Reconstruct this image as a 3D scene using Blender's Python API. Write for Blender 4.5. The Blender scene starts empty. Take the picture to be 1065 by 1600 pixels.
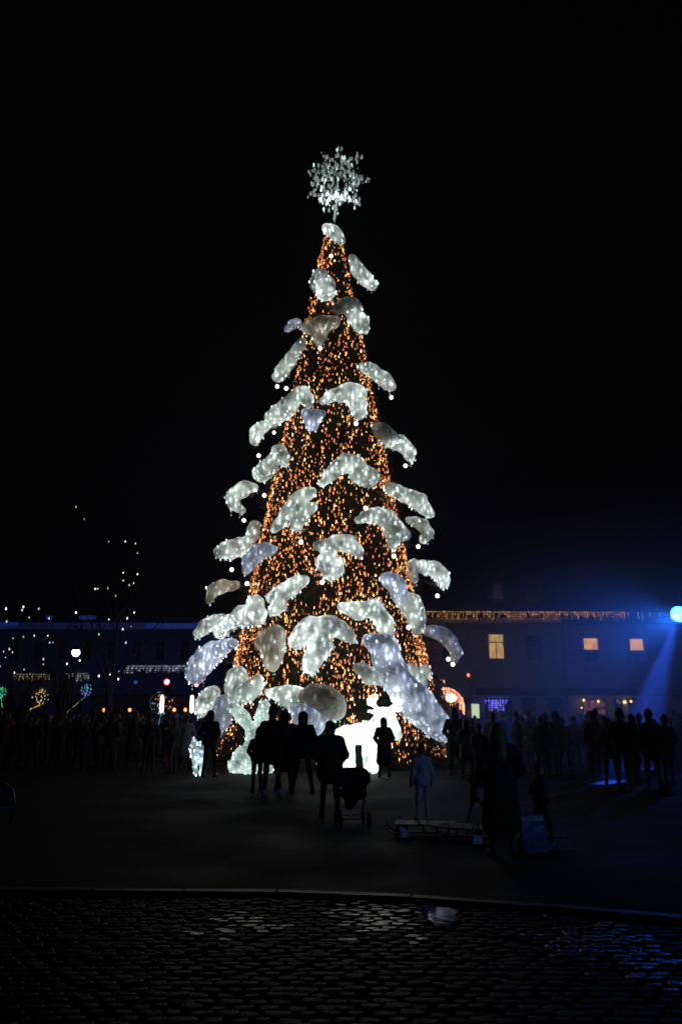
import bpy, math, random
import numpy as np
from mathutils import Vector, Matrix, noise
random.seed(7); rng = np.random.default_rng(7)
sc = bpy.context.scene
COL = sc.collection

# ------------------------------------------------------------------ camera
F = 1250.0; CH = 1.6
PITCH = math.atan(320.0 / F)
cam = bpy.data.cameras.new('camera'); cam_o = bpy.data.objects.new('camera', cam); COL.objects.link(cam_o)
cam.sensor_fit = 'VERTICAL'; cam.sensor_height = 36; cam.lens = 36 * F / 1600
cam.clip_start = 0.05; cam.clip_end = 600
cam.dof.use_dof = True; cam.dof.focus_distance = 8.5; cam.dof.aperture_fstop = 1.7
cam_o.location = (0, 0, CH); cam_o.rotation_euler = (math.pi / 2 + PITCH, 0, 0)
sc.camera = cam_o

# ------------------------------------------------------------------ night sky
w = bpy.data.worlds.new('World'); sc.world = w; w.use_nodes = True
nt = w.node_tree; bg = nt.nodes['Background']
sky = nt.nodes.new('ShaderNodeTexSky'); sky.sky_type = 'NISHITA'; sky.sun_disc = False
sky.sun_elevation = math.radians(-4.0); sky.sun_rotation = math.radians(150)
nt.links.new(sky.outputs[0], bg.inputs[0]); bg.inputs[1].default_value = 0.02

sc.view_settings.view_transform = 'Standard'; sc.view_settings.look = 'None'
sc.view_settings.exposure = 0; sc.view_settings.gamma = 1
sc.view_settings.use_curve_mapping = False
sc.render.engine = 'CYCLES'
sc.cycles.use_denoising = True
sc.cycles.max_bounces = 5; sc.cycles.diffuse_bounces = 2; sc.cycles.glossy_bounces = 3
sc.cycles.volume_bounces = 0; sc.cycles.transparent_max_bounces = 12
sc.cycles.use_light_tree = True
sc.cycles.sample_clamp_indirect = 4

# ------------------------------------------------------------------ helpers
def ray(x, y):
    a = (x - 532.5) / F; b = (800 - y) / F; c, s = math.cos(PITCH), math.sin(PITCH)
    return Vector((a, c - b * s, s + b * c))
def at(x, y, Y):
    d = ray(x, y); t = Y / d.y
    return Vector((d.x * t, Y, CH + d.z * t))
def ground(x, y, z=0.0):
    d = ray(x, y); t = (z - CH) / d.z
    return Vector((d.x * t, d.y * t, z))
def px(Y): return Y / F * 1.0

def tag(o, label=None, cat=None, group=None, kind=None):
    if label: o['label'] = label
    if cat: o['category'] = cat
    if group: o['group'] = group
    if kind: o['kind'] = kind
    return o
def empty(name, loc, label, cat, group=None, rz=0):
    o = bpy.data.objects.new(name, None); COL.objects.link(o); o.location = loc; o.rotation_euler.z = rz
    o.empty_display_size = 0.1
    return tag(o, label, cat, group)
def link(name, me, parent=None, m=None):
    o = bpy.data.objects.new(name, me); COL.objects.link(o)
    if parent: o.parent = parent
    if m is not None and not me.materials:
        for q in (m if isinstance(m, (list, tuple)) else [m]): me.materials.append(q)
    return o

class MB:
    """collects shapes into one mesh"""
    def __init__(s): s.v = []; s.f = []; s.mi = []; s.n = 0; s.cur = 0
    def add(s, v, f, mi=None):
        v = np.asarray(v, float).reshape(-1, 3)
        s.v.append(v); s.f += [tuple(i + s.n for i in q) for q in f]; s.mi += [s.cur if mi is None else mi] * len(f); s.n += len(v)
    def box(s, x0, x1, y0, y1, z0, z1):
        s.add([(x0,y0,z0),(x1,y0,z0),(x1,y1,z0),(x0,y1,z0),(x0,y0,z1),(x1,y0,z1),(x1,y1,z1),(x0,y1,z1)],
              [(3,2,1,0),(4,5,6,7),(0,1,5,4),(1,2,6,5),(2,3,7,6),(3,0,4,7)])
    def tube(s, pts, rad, n=8, cap=True, mi=None):
        pts = [Vector(p) for p in pts]
        if not hasattr(rad, '__len__'): rad = [rad] * len(pts)
        vs = []; up = Vector((0, 0, 1))
        for i, p in enumerate(pts):
            d = (pts[min(i+1, len(pts)-1)] - pts[max(i-1, 0)])
            d = d.normalized() if d.length > 1e-9 else up
            a = d.cross(Vector((0.31, 0.95, 0.05)) if abs(d.z) > .7 else up)
            a.normalize(); b = d.cross(a)
            for k in range(n):
                t = 2 * math.pi * k / n
                vs.append(p + (a * math.cos(t) + b * math.sin(t)) * rad[i])
        fs = [(i*n+k, i*n+(k+1) % n, (i+1)*n+(k+1) % n, (i+1)*n+k) for i in range(len(pts)-1) for k in range(n)]
        if cap: fs += [tuple(range(n))[::-1], tuple(range((len(pts)-1)*n, len(pts)*n))]
        s.add([tuple(v) for v in vs], fs, mi)
    def lathe(s, prof, n=16, c=(0, 0, 0), mi=None):
        vs = [(c[0]+r*math.cos(2*math.pi*k/n), c[1]+r*math.sin(2*math.pi*k/n), c[2]+z) for r, z in prof for k in range(n)]
        fs = [(i*n+k, i*n+(k+1) % n, (i+1)*n+(k+1) % n, (i+1)*n+k) for i in range(len(prof)-1) for k in range(n)]
        s.add(vs, fs, mi)
    def mesh(s, name, smooth=False):
        me = bpy.data.meshes.new(name)
        v = np.concatenate(s.v) if s.v else np.zeros((0, 3))
        me.from_pydata(v.tolist(), [], s.f)
        me.polygons.foreach_set('material_index', np.array(s.mi, dtype=np.int32))
        if smooth: me.polygons.foreach_set('use_smooth', np.ones(len(s.f), dtype=bool))
        me.update(); return me
    def build(s, name, m, parent=None, smooth=False):
        me = s.mesh(name, smooth)
        for q in (m if isinstance(m, (list, tuple)) else [m]): me.materials.append(q)
        return link(name, me, parent)

# --- signed-distance modelling with surface nets: continuous bodies, cushions, sculptures
def sdf_mesh(name, prims, vox, k=0.03, smooth=True, bumps=0.0, bfreq=3.0):
    """prims: (a, b, ra, rb, squash_y[, value]); returns mesh with 'lit' attribute when values are given"""
    A = np.array([p[0] for p in prims], float); B = np.array([p[1] for p in prims], float)
    R = np.array([max(p[2], p[3]) for p in prims])[:, None]
    lo = np.minimum(A - R, B - R).min(0) - 3 * vox - bumps; hi = np.maximum(A + R, B + R).max(0) + 3 * vox + bumps
    n = np.ceil((hi - lo) / vox).astype(int) + 1
    ax = [lo[i] + vox * np.arange(n[i]) for i in range(3)]
    X, Y, Z = np.meshgrid(*ax, indexing='ij')
    D = None; W = 0; V = 0
    for p in prims:
        a, b, ra, rb, sq = p[:5]; val = p[5] if len(p) > 5 else 1.0
        a = np.array(a, float); b = np.array(b, float); ba = b - a; L = max(ba @ ba, 1e-9)
        px_, py_, pz_ = X - a[0], Y - a[1], Z - a[2]
        h = np.clip((px_*ba[0] + py_*ba[1] + pz_*ba[2]) / L, 0, 1)
        d = np.sqrt((px_-h*ba[0])**2 + ((py_-h*ba[1])/sq)**2 + (pz_-h*ba[2])**2) - (ra + (rb-ra)*h)
        if sq < 1: d = d * (0.5 + 0.5 * sq)
        if D is None: D = d
        else:
            q = np.maximum(k - np.abs(D - d), 0) / k
            D = np.minimum(D, d) - q*q*k*0.25
        ww = np.exp(-np.clip(d, -1, 3) / (0.4 * k + 0.02)); W = W + ww; V = V + ww * val
    if bumps:
        D = D + bumps * (np.sin(X*bfreq*2.1+Z*1.3*bfreq) * np.sin(Z*bfreq*2.7+1+Y*bfreq) + 0.6*np.sin(X*bfreq*4.3+2)*np.sin(Z*bfreq*3.9+X*bfreq)) 
    V = V / np.maximum(W, 1e-12)
    ins = D < 0
    acc = np.zeros((n[0]-1, n[1]-1, n[2]-1, 3)); cnt = np.zeros((n[0]-1, n[1]-1, n[2]-1))
    def edge(axis):
        sl0 = [slice(None)]*3; sl1 = [slice(None)]*3; sl0[axis] = slice(0, -1); sl1[axis] = slice(1, None)
        f0 = D[tuple(sl0)]; f1 = D[tuple(sl1)]; cr = (f0 < 0) != (f1 < 0)
        t = np.where(cr, f0 / np.where(f0 == f1, 1, f0 - f1), 0); return f0, cr, t
    E = []
    for axis in range(3):
        f0, cr, t = edge(axis); E.append((f0 < 0, cr))
        o = [q for q in range(3) if q != axis]
        for i in (0, 1):
            for j in (0, 1):
                sl = [slice(None)]*3; sl[axis] = slice(None)
                sl[o[0]] = slice(i, n[o[0]]-1+i); sl[o[1]] = slice(j, n[o[1]]-1+j)
                c = cr[tuple(sl)]; tt = t[tuple(sl)]
                off = np.zeros(c.shape + (3,)); off[..., axis] = tt; off[..., o[0]] = i; off[..., o[1]] = j
                acc += off * c[..., None]; cnt += c
    act = cnt > 0; idx = -np.ones(act.shape, int); ii = np.argwhere(act); idx[act] = np.arange(len(ii))
    pos = lo + vox * (ii + acc[act] / cnt[act][:, None])
    val = V[:-1, :-1, :-1][act]
    faces = []
    for axis in range(3):
        inside, cr = E[axis]; o = [q for q in range(3) if q != axis]
        cc = np.argwhere(cr); cc = cc[(cc[:, o[0]] > 0) & (cc[:, o[1]] > 0) & (cc[:, o[0]] < n[o[0]]-1) & (cc[:, o[1]] < n[o[1]]-1)]
        fl = inside[tuple(cc.T)]
        def g(a, b):
            q = cc.copy(); q[:, o[0]] -= a; q[:, o[1]] -= b; return idx[tuple(q.T)]
        q = np.stack([g(0, 0), g(1, 0), g(1, 1), g(0, 1)], 1)
        if axis == 1: fl = ~fl
        q[~fl] = q[~fl][:, ::-1]
        faces.append(q)
    faces = np.concatenate(faces); faces = faces[(faces >= 0).all(1)]
    me = bpy.data.meshes.new(name); me.from_pydata(pos.tolist(), [], faces.tolist())
    if smooth: me.polygons.foreach_set('use_smooth', np.ones(len(faces), dtype=bool))
    at_ = me.attributes.new('lit', 'FLOAT', 'POINT'); at_.data.foreach_set('value', val.astype(np.float32))
    me.update(); return me

# unit bulb (tear drop, 5 sided)
_bp = [(0.35, 0.95), (0.75, 0.2), (1.0, -0.45), (0.55, -0.95)]
BV = np.array([(r*math.cos(2*math.pi*k/5), r*math.sin(2*math.pi*k/5), z) for r, z in _bp for k in range(5)])
BF = [(i*5+k, (i+1)*5+k, (i+1)*5+(k+1) % 5, i*5+(k+1) % 5) for i in range(3) for k in range(5)] + [(0, 1, 2, 3, 4), (19, 18, 17, 16, 15)]
def bulbs(mb, pts, r, h, mis=None, jit=0.35):
    for i, p in enumerate(pts):
        s_ = 1 + random.uniform(-jit, jit)
        mb.add(BV * np.array([r*s_, r*s_, h*s_]) + np.array(p), BF, mis[i] if mis is not None else None)

# ------------------------------------------------------------------ materials
def mat(name, col, rough=0.7, metal=0.0, nscale=None, namt=0.25, bump=0.0, spec=0.5, coat=0.0):
    m = bpy.data.materials.new(name); m.use_nodes = True; t = m.node_tree; b = t.nodes['Principled BSDF']
    b.inputs['Base Color'].default_value = (*col, 1); b.inputs['Roughness'].default_value = rough
    b.inputs['Metallic'].default_value = metal; b.inputs['Specular IOR Level'].default_value = spec
    if nscale:
        tc = t.nodes.new('ShaderNodeTexCoord'); n = t.nodes.new('ShaderNodeTexNoise'); n.inputs['Scale'].default_value = nscale
        n.inputs['Detail'].default_value = 6; t.links.new(tc.outputs['Object'], n.inputs['Vector'])
        r = t.nodes.new('ShaderNodeValToRGB'); r.color_ramp.elements[0].position = .3; r.color_ramp.elements[1].position = .7
        r.color_ramp.elements[0].color = (*[c*(1-namt) for c in col], 1); r.color_ramp.elements[1].color = (*[min(1, c*(1+namt)) for c in col], 1)
        t.links.new(n.outputs['Fac'], r.inputs['Fac']); t.links.new(r.outputs['Color'], b.inputs['Base Color'])
        if bump:
            bn = t.nodes.new('ShaderNodeBump'); bn.inputs['Strength'].default_value = bump; bn.inputs['Distance'].default_value = .02
            t.links.new(n.outputs['Fac'], bn.inputs['Height']); t.links.new(bn.outputs['Normal'], b.inputs['Normal'])
    return m
def emit(name, col, strength, sampling='AUTO'):
    m = bpy.data.materials.new(name); m.use_nodes = True; b = m.node_tree.nodes['Principled BSDF']
    b.inputs['Base Color'].default_value = (.6, .6, .6, 1)
    b.inputs['Emission Color'].default_value = (*col, 1); b.inputs['Emission Strength'].default_value = strength
    try: m.cycles.emission_sampling = sampling
    except Exception: pass
    return m
def lantern(name, k_spots=2.6, sx=6.0, sz=2.6, base=0.62):
    """white cloth shell lit from strings inside it: tint and power come from the object colour"""
    m = bpy.data.materials.new(name); m.use_nodes = True; t = m.node_tree; b = t.nodes['Principled BSDF']; N = t.nodes; L = t.links
    oi = N.new('ShaderNodeObjectInfo'); tc = N.new('ShaderNodeTexCoord'); geo = N.new('ShaderNodeNewGeometry')
    mp = N.new('ShaderNodeMapping'); mp.inputs['Scale'].default_value = (sx, sx, sz); L.new(geo.outputs['Position'], mp.inputs['Vector'])
    vo = N.new('ShaderNodeTexVoronoi'); vo.inputs['Scale'].default_value = 1; vo.inputs['Randomness'].default_value = .9; L.new(mp.outputs[0], vo.inputs['Vector'])
    mr = N.new('ShaderNodeMapRange'); mr.inputs['From Min'].default_value = 0.05; mr.inputs['From Max'].default_value = .62
    mr.inputs['To Min'].default_value = 1; mr.inputs['To Max'].default_value = 0; L.new(vo.outputs['Distance'], mr.inputs['Value'])
    pw = N.new('ShaderNodeMath'); pw.operation = 'POWER'; pw.inputs[1].default_value = 2.2; L.new(mr.outputs[0], pw.inputs[0])
    no = N.new('ShaderNodeTexNoise'); no.inputs['Scale'].default_value = 1.9; no.inputs['Detail'].default_value = 3; L.new(geo.outputs['Position'], no.inputs['Vector'])
    nr = N.new('ShaderNodeMapRange'); nr.inputs['From Min'].default_value = .35; nr.inputs['From Max'].default_value = .68
    nr.inputs['To Min'].default_value = .3; nr.inputs['To Max'].default_value = 1.9; L.new(no.outputs['Fac'], nr.inputs['Value'])
    mu = N.new('ShaderNodeMath'); mu.operation = 'MULTIPLY_ADD'; mu.inputs[1].default_value = k_spots; mu.inputs[2].default_value = base; L.new(pw.outputs[0], mu.inputs[0])
    m2 = N.new('ShaderNodeMath'); m2.operation = 'MULTIPLY'; L.new(mu.outputs[0], m2.inputs[0]); L.new(nr.outputs[0], m2.inputs[1])
    m3 = N.new('ShaderNodeMath'); m3.operation = 'MULTIPLY'; L.new(m2.outputs[0], m3.inputs[0]); L.new(oi.outputs['Alpha'], m3.inputs[1])
    aa = N.new('ShaderNodeAttribute'); aa.attribute_name = 'lit'
    m4 = N.new('ShaderNodeMath'); m4.operation = 'MULTIPLY'; L.new(m3.outputs[0], m4.inputs[0]); L.new(aa.outputs['Fac'], m4.inputs[1])
    L.new(oi.outputs['Color'], b.inputs['Emission Color']); L.new(m4.outputs[0], b.inputs['Emission Strength'])
    b.inputs['Base Color'].default_value = (.62, .62, .58, 1); b.inputs['Roughness'].default_value = .8
    fn = N.new('ShaderNodeTexNoise'); fn.inputs['Scale'].default_value = 15; L.new(geo.outputs['Position'], fn.inputs['Vector'])
    bn = N.new('ShaderNodeBump'); bn.inputs['Strength'].default_value = .8; bn.inputs['Distance'].default_value = .08
    L.new(fn.outputs['Fac'], bn.inputs['Height']); L.new(bn.outputs['Normal'], b.inputs['Normal'])
    return m

M = {}
M['needle'] = mat('fir_needles', (.045, .034, .018), .8, nscale=3, namt=.4)
M['core'] = mat('dark_green_net', (.012, .02, .010), .9, nscale=6, namt=.4)
M['bark'] = mat('bark', (.03, .022, .016), .9, nscale=12, namt=.4, bump=.5)
M['steel'] = mat('galvanised_steel', (.25, .25, .26), .45, .8, nscale=9)
M['black_metal'] = mat('black_metal', (.02, .02, .022), .5, .4, nscale=9)
M['wire'] = mat('green_wire', (.01, .02, .01), .7)
WARM = [emit('amber_bulb', (1.0, .43, .12), 3.7), emit('orange_bulb', (1.0, .31, .08), 2.3), emit('yellow_bulb', (1.0, .62, .32), 5.2), emit('dim_red_bulb', (.95, .24, .09), 1.1)]
WHITE = [emit('white_bulb', (.82, 1.0, .97), 3.0), emit('dim_white_bulb', (.7, .9, .9), 1.1), emit('soft_white_bulb', (.75, .93, .86), .24)]
M['cloth'] = lantern('lit_snow_cloth')
M['tinsel'] = lantern('lit_tinsel', k_spots=1.3, sx=16, sz=9, base=.8)
M['globe'] = emit('glowing_globe', (1.0, .93, .78), 3.4)
M['globe_pink'] = emit('pink_glowing_globe', (1.0, .35, .2), 3.0)

# ------------------------------------------------------------------ air
# (built after the structure, see the end of the setting)

# ------------------------------------------------------------------ ground
def plaza_mat():
    m = mat('dark_granite_paving', (.009, .009, .009), .8, nscale=3, namt=.35, spec=.15)
    t = m.node_tree; N = t.nodes; L = t.links; b = N['Principled BSDF']
    tc = N.new('ShaderNodeTexCoord'); br = N.new('ShaderNodeTexBrick'); br.inputs['Scale'].default_value = 1.0
    br.inputs['Brick Width'].default_value = .6; br.inputs['Row Height'].default_value = .3; br.inputs['Mortar Size'].default_value = .006
    L.new(tc.outputs['Object'], br.inputs['Vector'])
    bn = N.new('ShaderNodeBump'); bn.inputs['Strength'].default_value = .6; bn.inputs['Distance'].default_value = .01; bn.invert = True
    L.new(br.outputs['Fac'], bn.inputs['Height']); L.new(bn.outputs['Normal'], b.inputs['Normal'])
    no = N.new('ShaderNodeTexNoise'); no.inputs['Scale'].default_value = .5; no.inputs['Detail'].default_value = 5; L.new(tc.outputs['Object'], no.inputs['Vector'])
    mr = N.new('ShaderNodeMapRange'); mr.inputs['To Min'].default_value = .68; mr.inputs['To Max'].default_value = .95
    mr.inputs['From Min'].default_value = .35; mr.inputs['From Max'].default_value = .65
    L.new(no.outputs['Fac'], mr.inputs['Value']); L.new(mr.outputs[0], b.inputs['Roughness'])
    return m
KZ = 0.0; RZ = -0.025
kerb_px = [(-400, 1386), (0, 1393), (430, 1396), (640, 1404), (850, 1419), (1065, 1437), (1500, 1480)]
KP = [ground(x, y) for x, y in kerb_px]
def kerb_y(X):
    for a, b in zip(KP[:-1], KP[1:]):
        if a.x <= X <= b.x: return a.y + (b.y - a.y) * (X - a.x) / (b.x - a.x)
    return KP[0].y if X < KP[0].x else KP[-1].y
g = MB()
xs = [-110] + [p.x for p in KP] + [110]
ys = [KP[0].y] + [p.y for p in KP] + [KP[-1].y]
top = [(x, y + .14, 0) for x, y in zip(xs, ys)] + [(x, 120, 0) for x in xs]
n_ = len(xs)
g.add(top, [(i, i+1, n_+i+1, n_+i) for i in range(n_-1)])
# the pavement is carried round behind the camera beyond the cobbled strip
sq = g.build('square_pavement', plaza_mat()); tag(sq, kind='structure')
g = MB(); g.add([(-110, -60, RZ-.05), (110, -60, RZ-.05), (110, 9.5, RZ-.05), (-110, 9.5, RZ-.05)], [(0, 1, 2, 3)])
M['bed'] = mat('wet_sand_joint', (.02, .019, .018), .6, nscale=20, bump=.4)
road = g.build('cobbled_road', M['bed']); tag(road, kind='structure')
M['cobble'] = mat('wet_cobble', (.02, .02, .022), .2, nscale=34, namt=.5, bump=.5, spec=.7)
M['cobble2'] = mat('damp_cobble', (.012, .012, .014), .5, nscale=26, namt=.5, bump=.8, spec=.06)
def cobble_geo(w_, d_, h_=.09):
    vs = []; 
    prof = [(1.0, -h_*.9), (1.0, -.010), (.88, -.001), (.5, 0.0012)]
    for s_, z in prof:
        for sx_, sy_ in ((-1, -1), (0, -1.06), (1, -1), (1.05, 0), (1, 1), (0, 1.05), (-1, 1), (-1.05, 0)):
            c = .92 if (sx_ and sy_) else 1
            vs.append((sx_*c*w_/2*s_, sy_*c*d_/2*s_, z))
    fs = [(i*8+k, i*8+(k+1) % 8, (i+1)*8+(k+1) % 8, (i+1)*8+k) for i in range(3) for k in range(8)] + [tuple(range(24, 32))]
    return vs, fs
cvar = []
for i in range(5):
    v, f = cobble_geo(.135 + .012*(i-2), .094 + .004*((i*2) % 5-2))
    me = bpy.data.meshes.new('cobble'); me.from_pydata(v, [], f); me.polygons.foreach_set('use_smooth', np.ones(len(f), dtype=bool)); me.materials.append(M['cobble2']); me.update(); mw = me.copy(); mw.materials[0] = M['cobble']; cvar.append((me, v, f, mw))
cells = []
y = 2.6; row = 0
while y < 9.3:
    x = -6.2 + (row % 2) * .075 + random.uniform(-.02, .02)
    while x < 6.2:
        if y < kerb_y(x) - .09:
            cells.append((x, y)); 
        x += .15
    y += .104; row += 1
def vis(c):
    X, Y = c; zc = CH - RZ
    dep = Y*math.cos(PITCH) - zc*math.sin(PITCH); v_ = 800 + F*(zc*math.cos(PITCH) + Y*math.sin(PITCH))/dep; u = 532 + F*X/dep
    return (-20 < u < 1085 and v_ < 1615), dep
order = sorted(range(len(cells)), key=lambda i: (not vis(cells[i])[0], vis(cells[i])[1]))
near = set(order[:295]); fld = MB()
WP = [ground(598, 1425), ground(365, 1440), ground(965, 1475)]
for i, (x, y) in enumerate(cells):
    me, v, f, mw = cvar[random.randrange(5)]
    wet = max(1.25 - math.hypot((x-WP[0].x)/.42, (y-WP[0].y)/.75), .75 - math.hypot((x-WP[1].x)/.5, (y-WP[1].y)/.7), .8 - math.hypot((x-WP[2].x)/.7, (y-WP[2].y)/1.2)) + .55*noise.noise(Vector((x*2.2, y*2.2, 9))) + random.uniform(-.38, .38) > .30
    if wet: me = mw
    tilt = Matrix.Diagonal((random.uniform(.84, 1.08), random.uniform(.8, 1.06), 1)) @ Matrix.Rotation(random.gauss(0, .03), 3, 'X') @ Matrix.Rotation(random.gauss(0, .03), 3, 'Y') @ Matrix.Rotation(random.gauss(0, .09), 3, 'Z')
    x += random.gauss(0, .012) + .02*math.sin(y*5.1); y += random.gauss(0, .005); z = RZ + random.gauss(0, .004) + .008*noise.noise(Vector((x*1.1, y*1.1, 3)))
    if i in near:
        o = bpy.data.objects.new('cobble', me); COL.objects.link(o); o.parent = road
        o.matrix_local = Matrix.Translation((x, y, z)) @ tilt.to_4x4()
    else:
        vv = np.array(v) @ np.array(tilt).T + np.array((x, y, z)); fld.add(vv, f, 0 if wet else 1)
o = fld.build('cobble_rows', [M['cobble'], M['cobble2']], road, True); tag(o, kind='stuff')
# kerb of separate stones
kb = bpy.data.objects.new('kerb', None); COL.objects.link(kb); tag(kb, kind='structure')
M['kerb'] = mat('granite_kerb', (.10, .10, .10), .5, nscale=25, namt=.3, bump=.3)
for a, b in zip(KP[:-1], KP[1:]):
    L_ = (b - a).length; n = max(1, round(L_ / .95))
    for i in range(n):
        p = a.lerp(b, i/n); q = a.lerp(b, (i+1)/n); d = (q-p).normalized(); nn = Vector((-d.y, d.x, 0))
        p = p + d*.006; q = q - d*.006; mb = MB()
        z0, z1 = RZ-.08, 0.012 + random.uniform(-.003, .004)
        prof = [(0, z0), (0, z1-.018), (.018, z1), (.136, z1), (.136, z0)]
        vs = [tuple(e + nn*t + Vector((0, 0, z))) for e in (p, q) for t, z in prof]
        mb.add(vs, [(k, k+5, (k+1) % 5+5, (k+1) % 5) for k in range(5)] + [(0, 1, 2, 3, 4), (9, 8, 7, 6, 5)])
        mb.build('kerb_stone', M['kerb'], kb)
# puddles in the gutter
M['water'] = mat('puddle_water', (.008, .009, .010), .04, nscale=9, namt=.1, bump=.03, spec=.35)
def puddle(pts):
    mb = MB(); P_ = [ground(x, y, RZ+.009) for x, y in pts]; c = sum(P_, Vector())/len(P_)
    ring = []
    for a, b in zip(P_, P_[1:]+P_[:1]):
        for k in range(4):
            q = a.lerp(b, k/4); q = c + (q-c)*(1+random.uniform(-.06, .06)); q.z = RZ+.009; ring.append(tuple(q))
    mb.add(ring + [tuple(c)], [(i, (i+1) % len(ring), len(ring)) for i in range(len(ring))])
    tag(mb.build('puddle', M['water']), kind='structure')
puddle([(655, 1412), (672, 1415), (700, 1419), (716, 1423), (711, 1430), (719, 1438), (707, 1444), (703, 1453), (694, 1446), (680, 1448), (674, 1438), (660, 1436), (664, 1426), (652, 1420)])

# ------------------------------------------------------------------ the christmas tree
AX = Vector((at(517, 1120, 29.3).x, 29.3, 0)); TOPZ = at(523, 345, 29.3).z
def cone_r(z): return max(.16, 4.12 - (4.12-.22) * (z/TOPZ)**.96)
def cone_pt(x, y, out=.0):
    d = ray(x, y); best = None
    for i in range(600):
        Y = 24.6 + i*.01; t = Y/d.y; X = d.x*t; z = CH + d.z*t
        e = math.hypot(X-AX.x, Y-AX.y) - cone_r(max(z, 0)) - out
        if best is None or e < best[0]: best = (e, Vector((X, Y, z)))
        if e <= 0: return Vector((X, Y, z))
    return best[1]
tree = empty('christmas_tree', AX, 'towering cone-shaped Christmas tree strung all over with amber fairy lights', 'Christmas tree')
mb = MB(); mb.tube([(0, 0, 0), (0, 0, TOPZ)], [.28, .08], 12); mb.build('trunk', M['bark'], tree)
mb = MB()
prof = [(0.01, .35)] + [(cone_r(z)*.80*(1+.03*math.sin(z*5)), z) for z in np.linspace(.35, TOPZ-.3, 60)]
mb.lathe(prof, 48); mb.build('inner_frame', M['core'], tree)
mb = MB()
N_T = 9500
for i in range(N_T):
    z = TOPZ * (1 - math.sqrt(random.uniform(.0004, 1))) ; z = max(.25, z)
    th = random.uniform(0, 2*math.pi); r = cone_r(z) * random.uniform(.80, 1.0)
    p = np.array((math.cos(th)*r, math.sin(th)*r, z)); s_ = .16 + .34*cone_r(z)/3.85
    out = np.array((math.cos(th), math.sin(th), random.uniform(-.55, .15)))
    side = np.array((-math.sin(th), math.cos(th), 0))
    tip = p + out*s_
    vs = []; fs = []
    for k in range(9):
        t = k/9; b0 = p + out*s_*t; sg = 1 if k % 2 else -1
        e = b0 + out*s_*.35 + side*sg*s_*.38*(1-.5*t) + np.array((0, 0, random.uniform(-.12, .12)*s_))
        vs += [b0 + side*.012, b0 - side*.012 + np.array((0, 0, .02)), e]; fs.append((3*k, 3*k+1, 3*k+2))
    vs += [p+side*.012, p-side*.012, tip]; fs.append((27, 28, 29))
    mb.add(vs, fs)
o = mb.build('fir_branches', M['needle'], tree); tag(o, kind='stuff')
# light strings: meandering strands of amber bulbs
def nse(a, b, c=0): return noise.noise(Vector((a, b, c)))
for sidx in range(215):
    th = 2*math.pi*(sidx + random.uniform(-.5, .5))/215
    z = TOPZ - .9 if sidx % 9 == 0 else TOPZ * (1 - math.sqrt(random.uniform(.02, .62)))
    pts = []; mb = MB(); path = []; pw = random.random()*9
    while z > .25:
        r = cone_r(z) - .06 + .12*random.random()
        drift = 2.1*nse(z*.75, pw, sidx) + 2.2*nse(z*2.3, pw, sidx+50)
        th += max(-1.6, min(1.6, drift))*.16/max(r, .3)
        p = (math.cos(th)*r, math.sin(th)*r, z)
        path.append(p)
        dens = nse(math.cos(th)*2.1, math.sin(th)*2.1, z*.62) + .8*nse(th*5, z*1.9, 4)
        if dens > -.6 and random.random() < .80 and not (z < 2.2 and dens < .1):
            j = random.gauss(0, .05)
            pts.append((p[0]-math.sin(th)*j, p[1]+math.cos(th)*j, p[2]+random.gauss(0, .04)))
        z -= random.uniform(.08, .20)
    mis = [random.choices((0, 1, 2, 3), (5, 6, 1.6, 6))[0] for _ in pts]
    bulbs(mb, pts, .012, .042, mis, .4)
    if len(path) > 3:
        sub = path[::3] + [path[-1]]
        mb.tube(sub, .005, 3, False, mi=4)
    mb.build('light_string', WARM + [M['wire']], tree)
mb = MB(); mb.lathe([(3.3, 0), (3.3, .32), (3.15, .36), (0.3, .36)], 40); mb.build('stand', M['black_metal'], tree)

# tree topper: lit star of wires and leaf-shaped lamps
tc_ = at(527, 283, 29.3); tb = at(522, 348, 29.3)
top = empty('star_topper', (AX.x+.05, AX.y, TOPZ-.05), 'spiky silver star topper of white drop lights on the treetop', 'star topper')
o_ = top.location
mb = MB(); mb.tube([(0, 0, 0), tuple(Vector((tc_.x, tc_.y, tc_.z-.8))-o_), tuple(tc_-o_)], [.05, .04, .03], 8); mb.build('pole', emit('lit_pole', (.8, 1, .95), .35), top)
C0 = np.array(tc_-o_); pts = []; mis = []
dirs = []
for i in range(24):
    ph = math.acos(1-2*(i+.5)/24); a = i*2.39996
    dirs.append(np.array((math.cos(a)*math.sin(ph), math.sin(a)*math.sin(ph), math.cos(ph))))
ws = [MB() for _ in dirs]
for d, wb in zip(dirs, ws):
    Ln = 1.36 if random.random() < .75 else 1.15
    u = np.cross(d, (0.3, .2, .93)); u /= np.linalg.norm(u); v = np.cross(d, u)
    for k in range(4):
        a = k*math.pi/2; b0 = C0 + d*.62 + (u*math.cos(a)+v*math.sin(a))*.36; tip = C0 + d*Ln
        wb.tube([b0, tip], .008, 4, mi=3)
        m_ = []; q_ = []
        for j in range(4):
            t = (j+random.uniform(.1, .9))/4; p = b0 + (tip-b0)*t + rng.normal(0, .06, 3)
            hgt = (p[2]-C0[2]); low = hgt < -.25 and abs(p[0]-C0[0]) < .9
            q_.append(p); m_.append(random.choices((0, 1, 2), (1.2, 3, 5) if low else (0, 1.0, 10))[0])
        bulbs(wb, q_, .032, .070, m_, .5)
for wb in ws: wb.build('spike', WHITE + [M['steel']], top)
mb = MB(); q_ = []
for i in range(26):
    q_.append(C0 + np.array((random.gauss(.05, .26), random.gauss(0, .25), random.gauss(-.80, .09))))
bulbs(mb, q_, .04, .085, [random.choice((0, 0, 1)) for _ in q_]); tag(mb.build('lamp_cluster', WHITE, top), kind='stuff')

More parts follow.
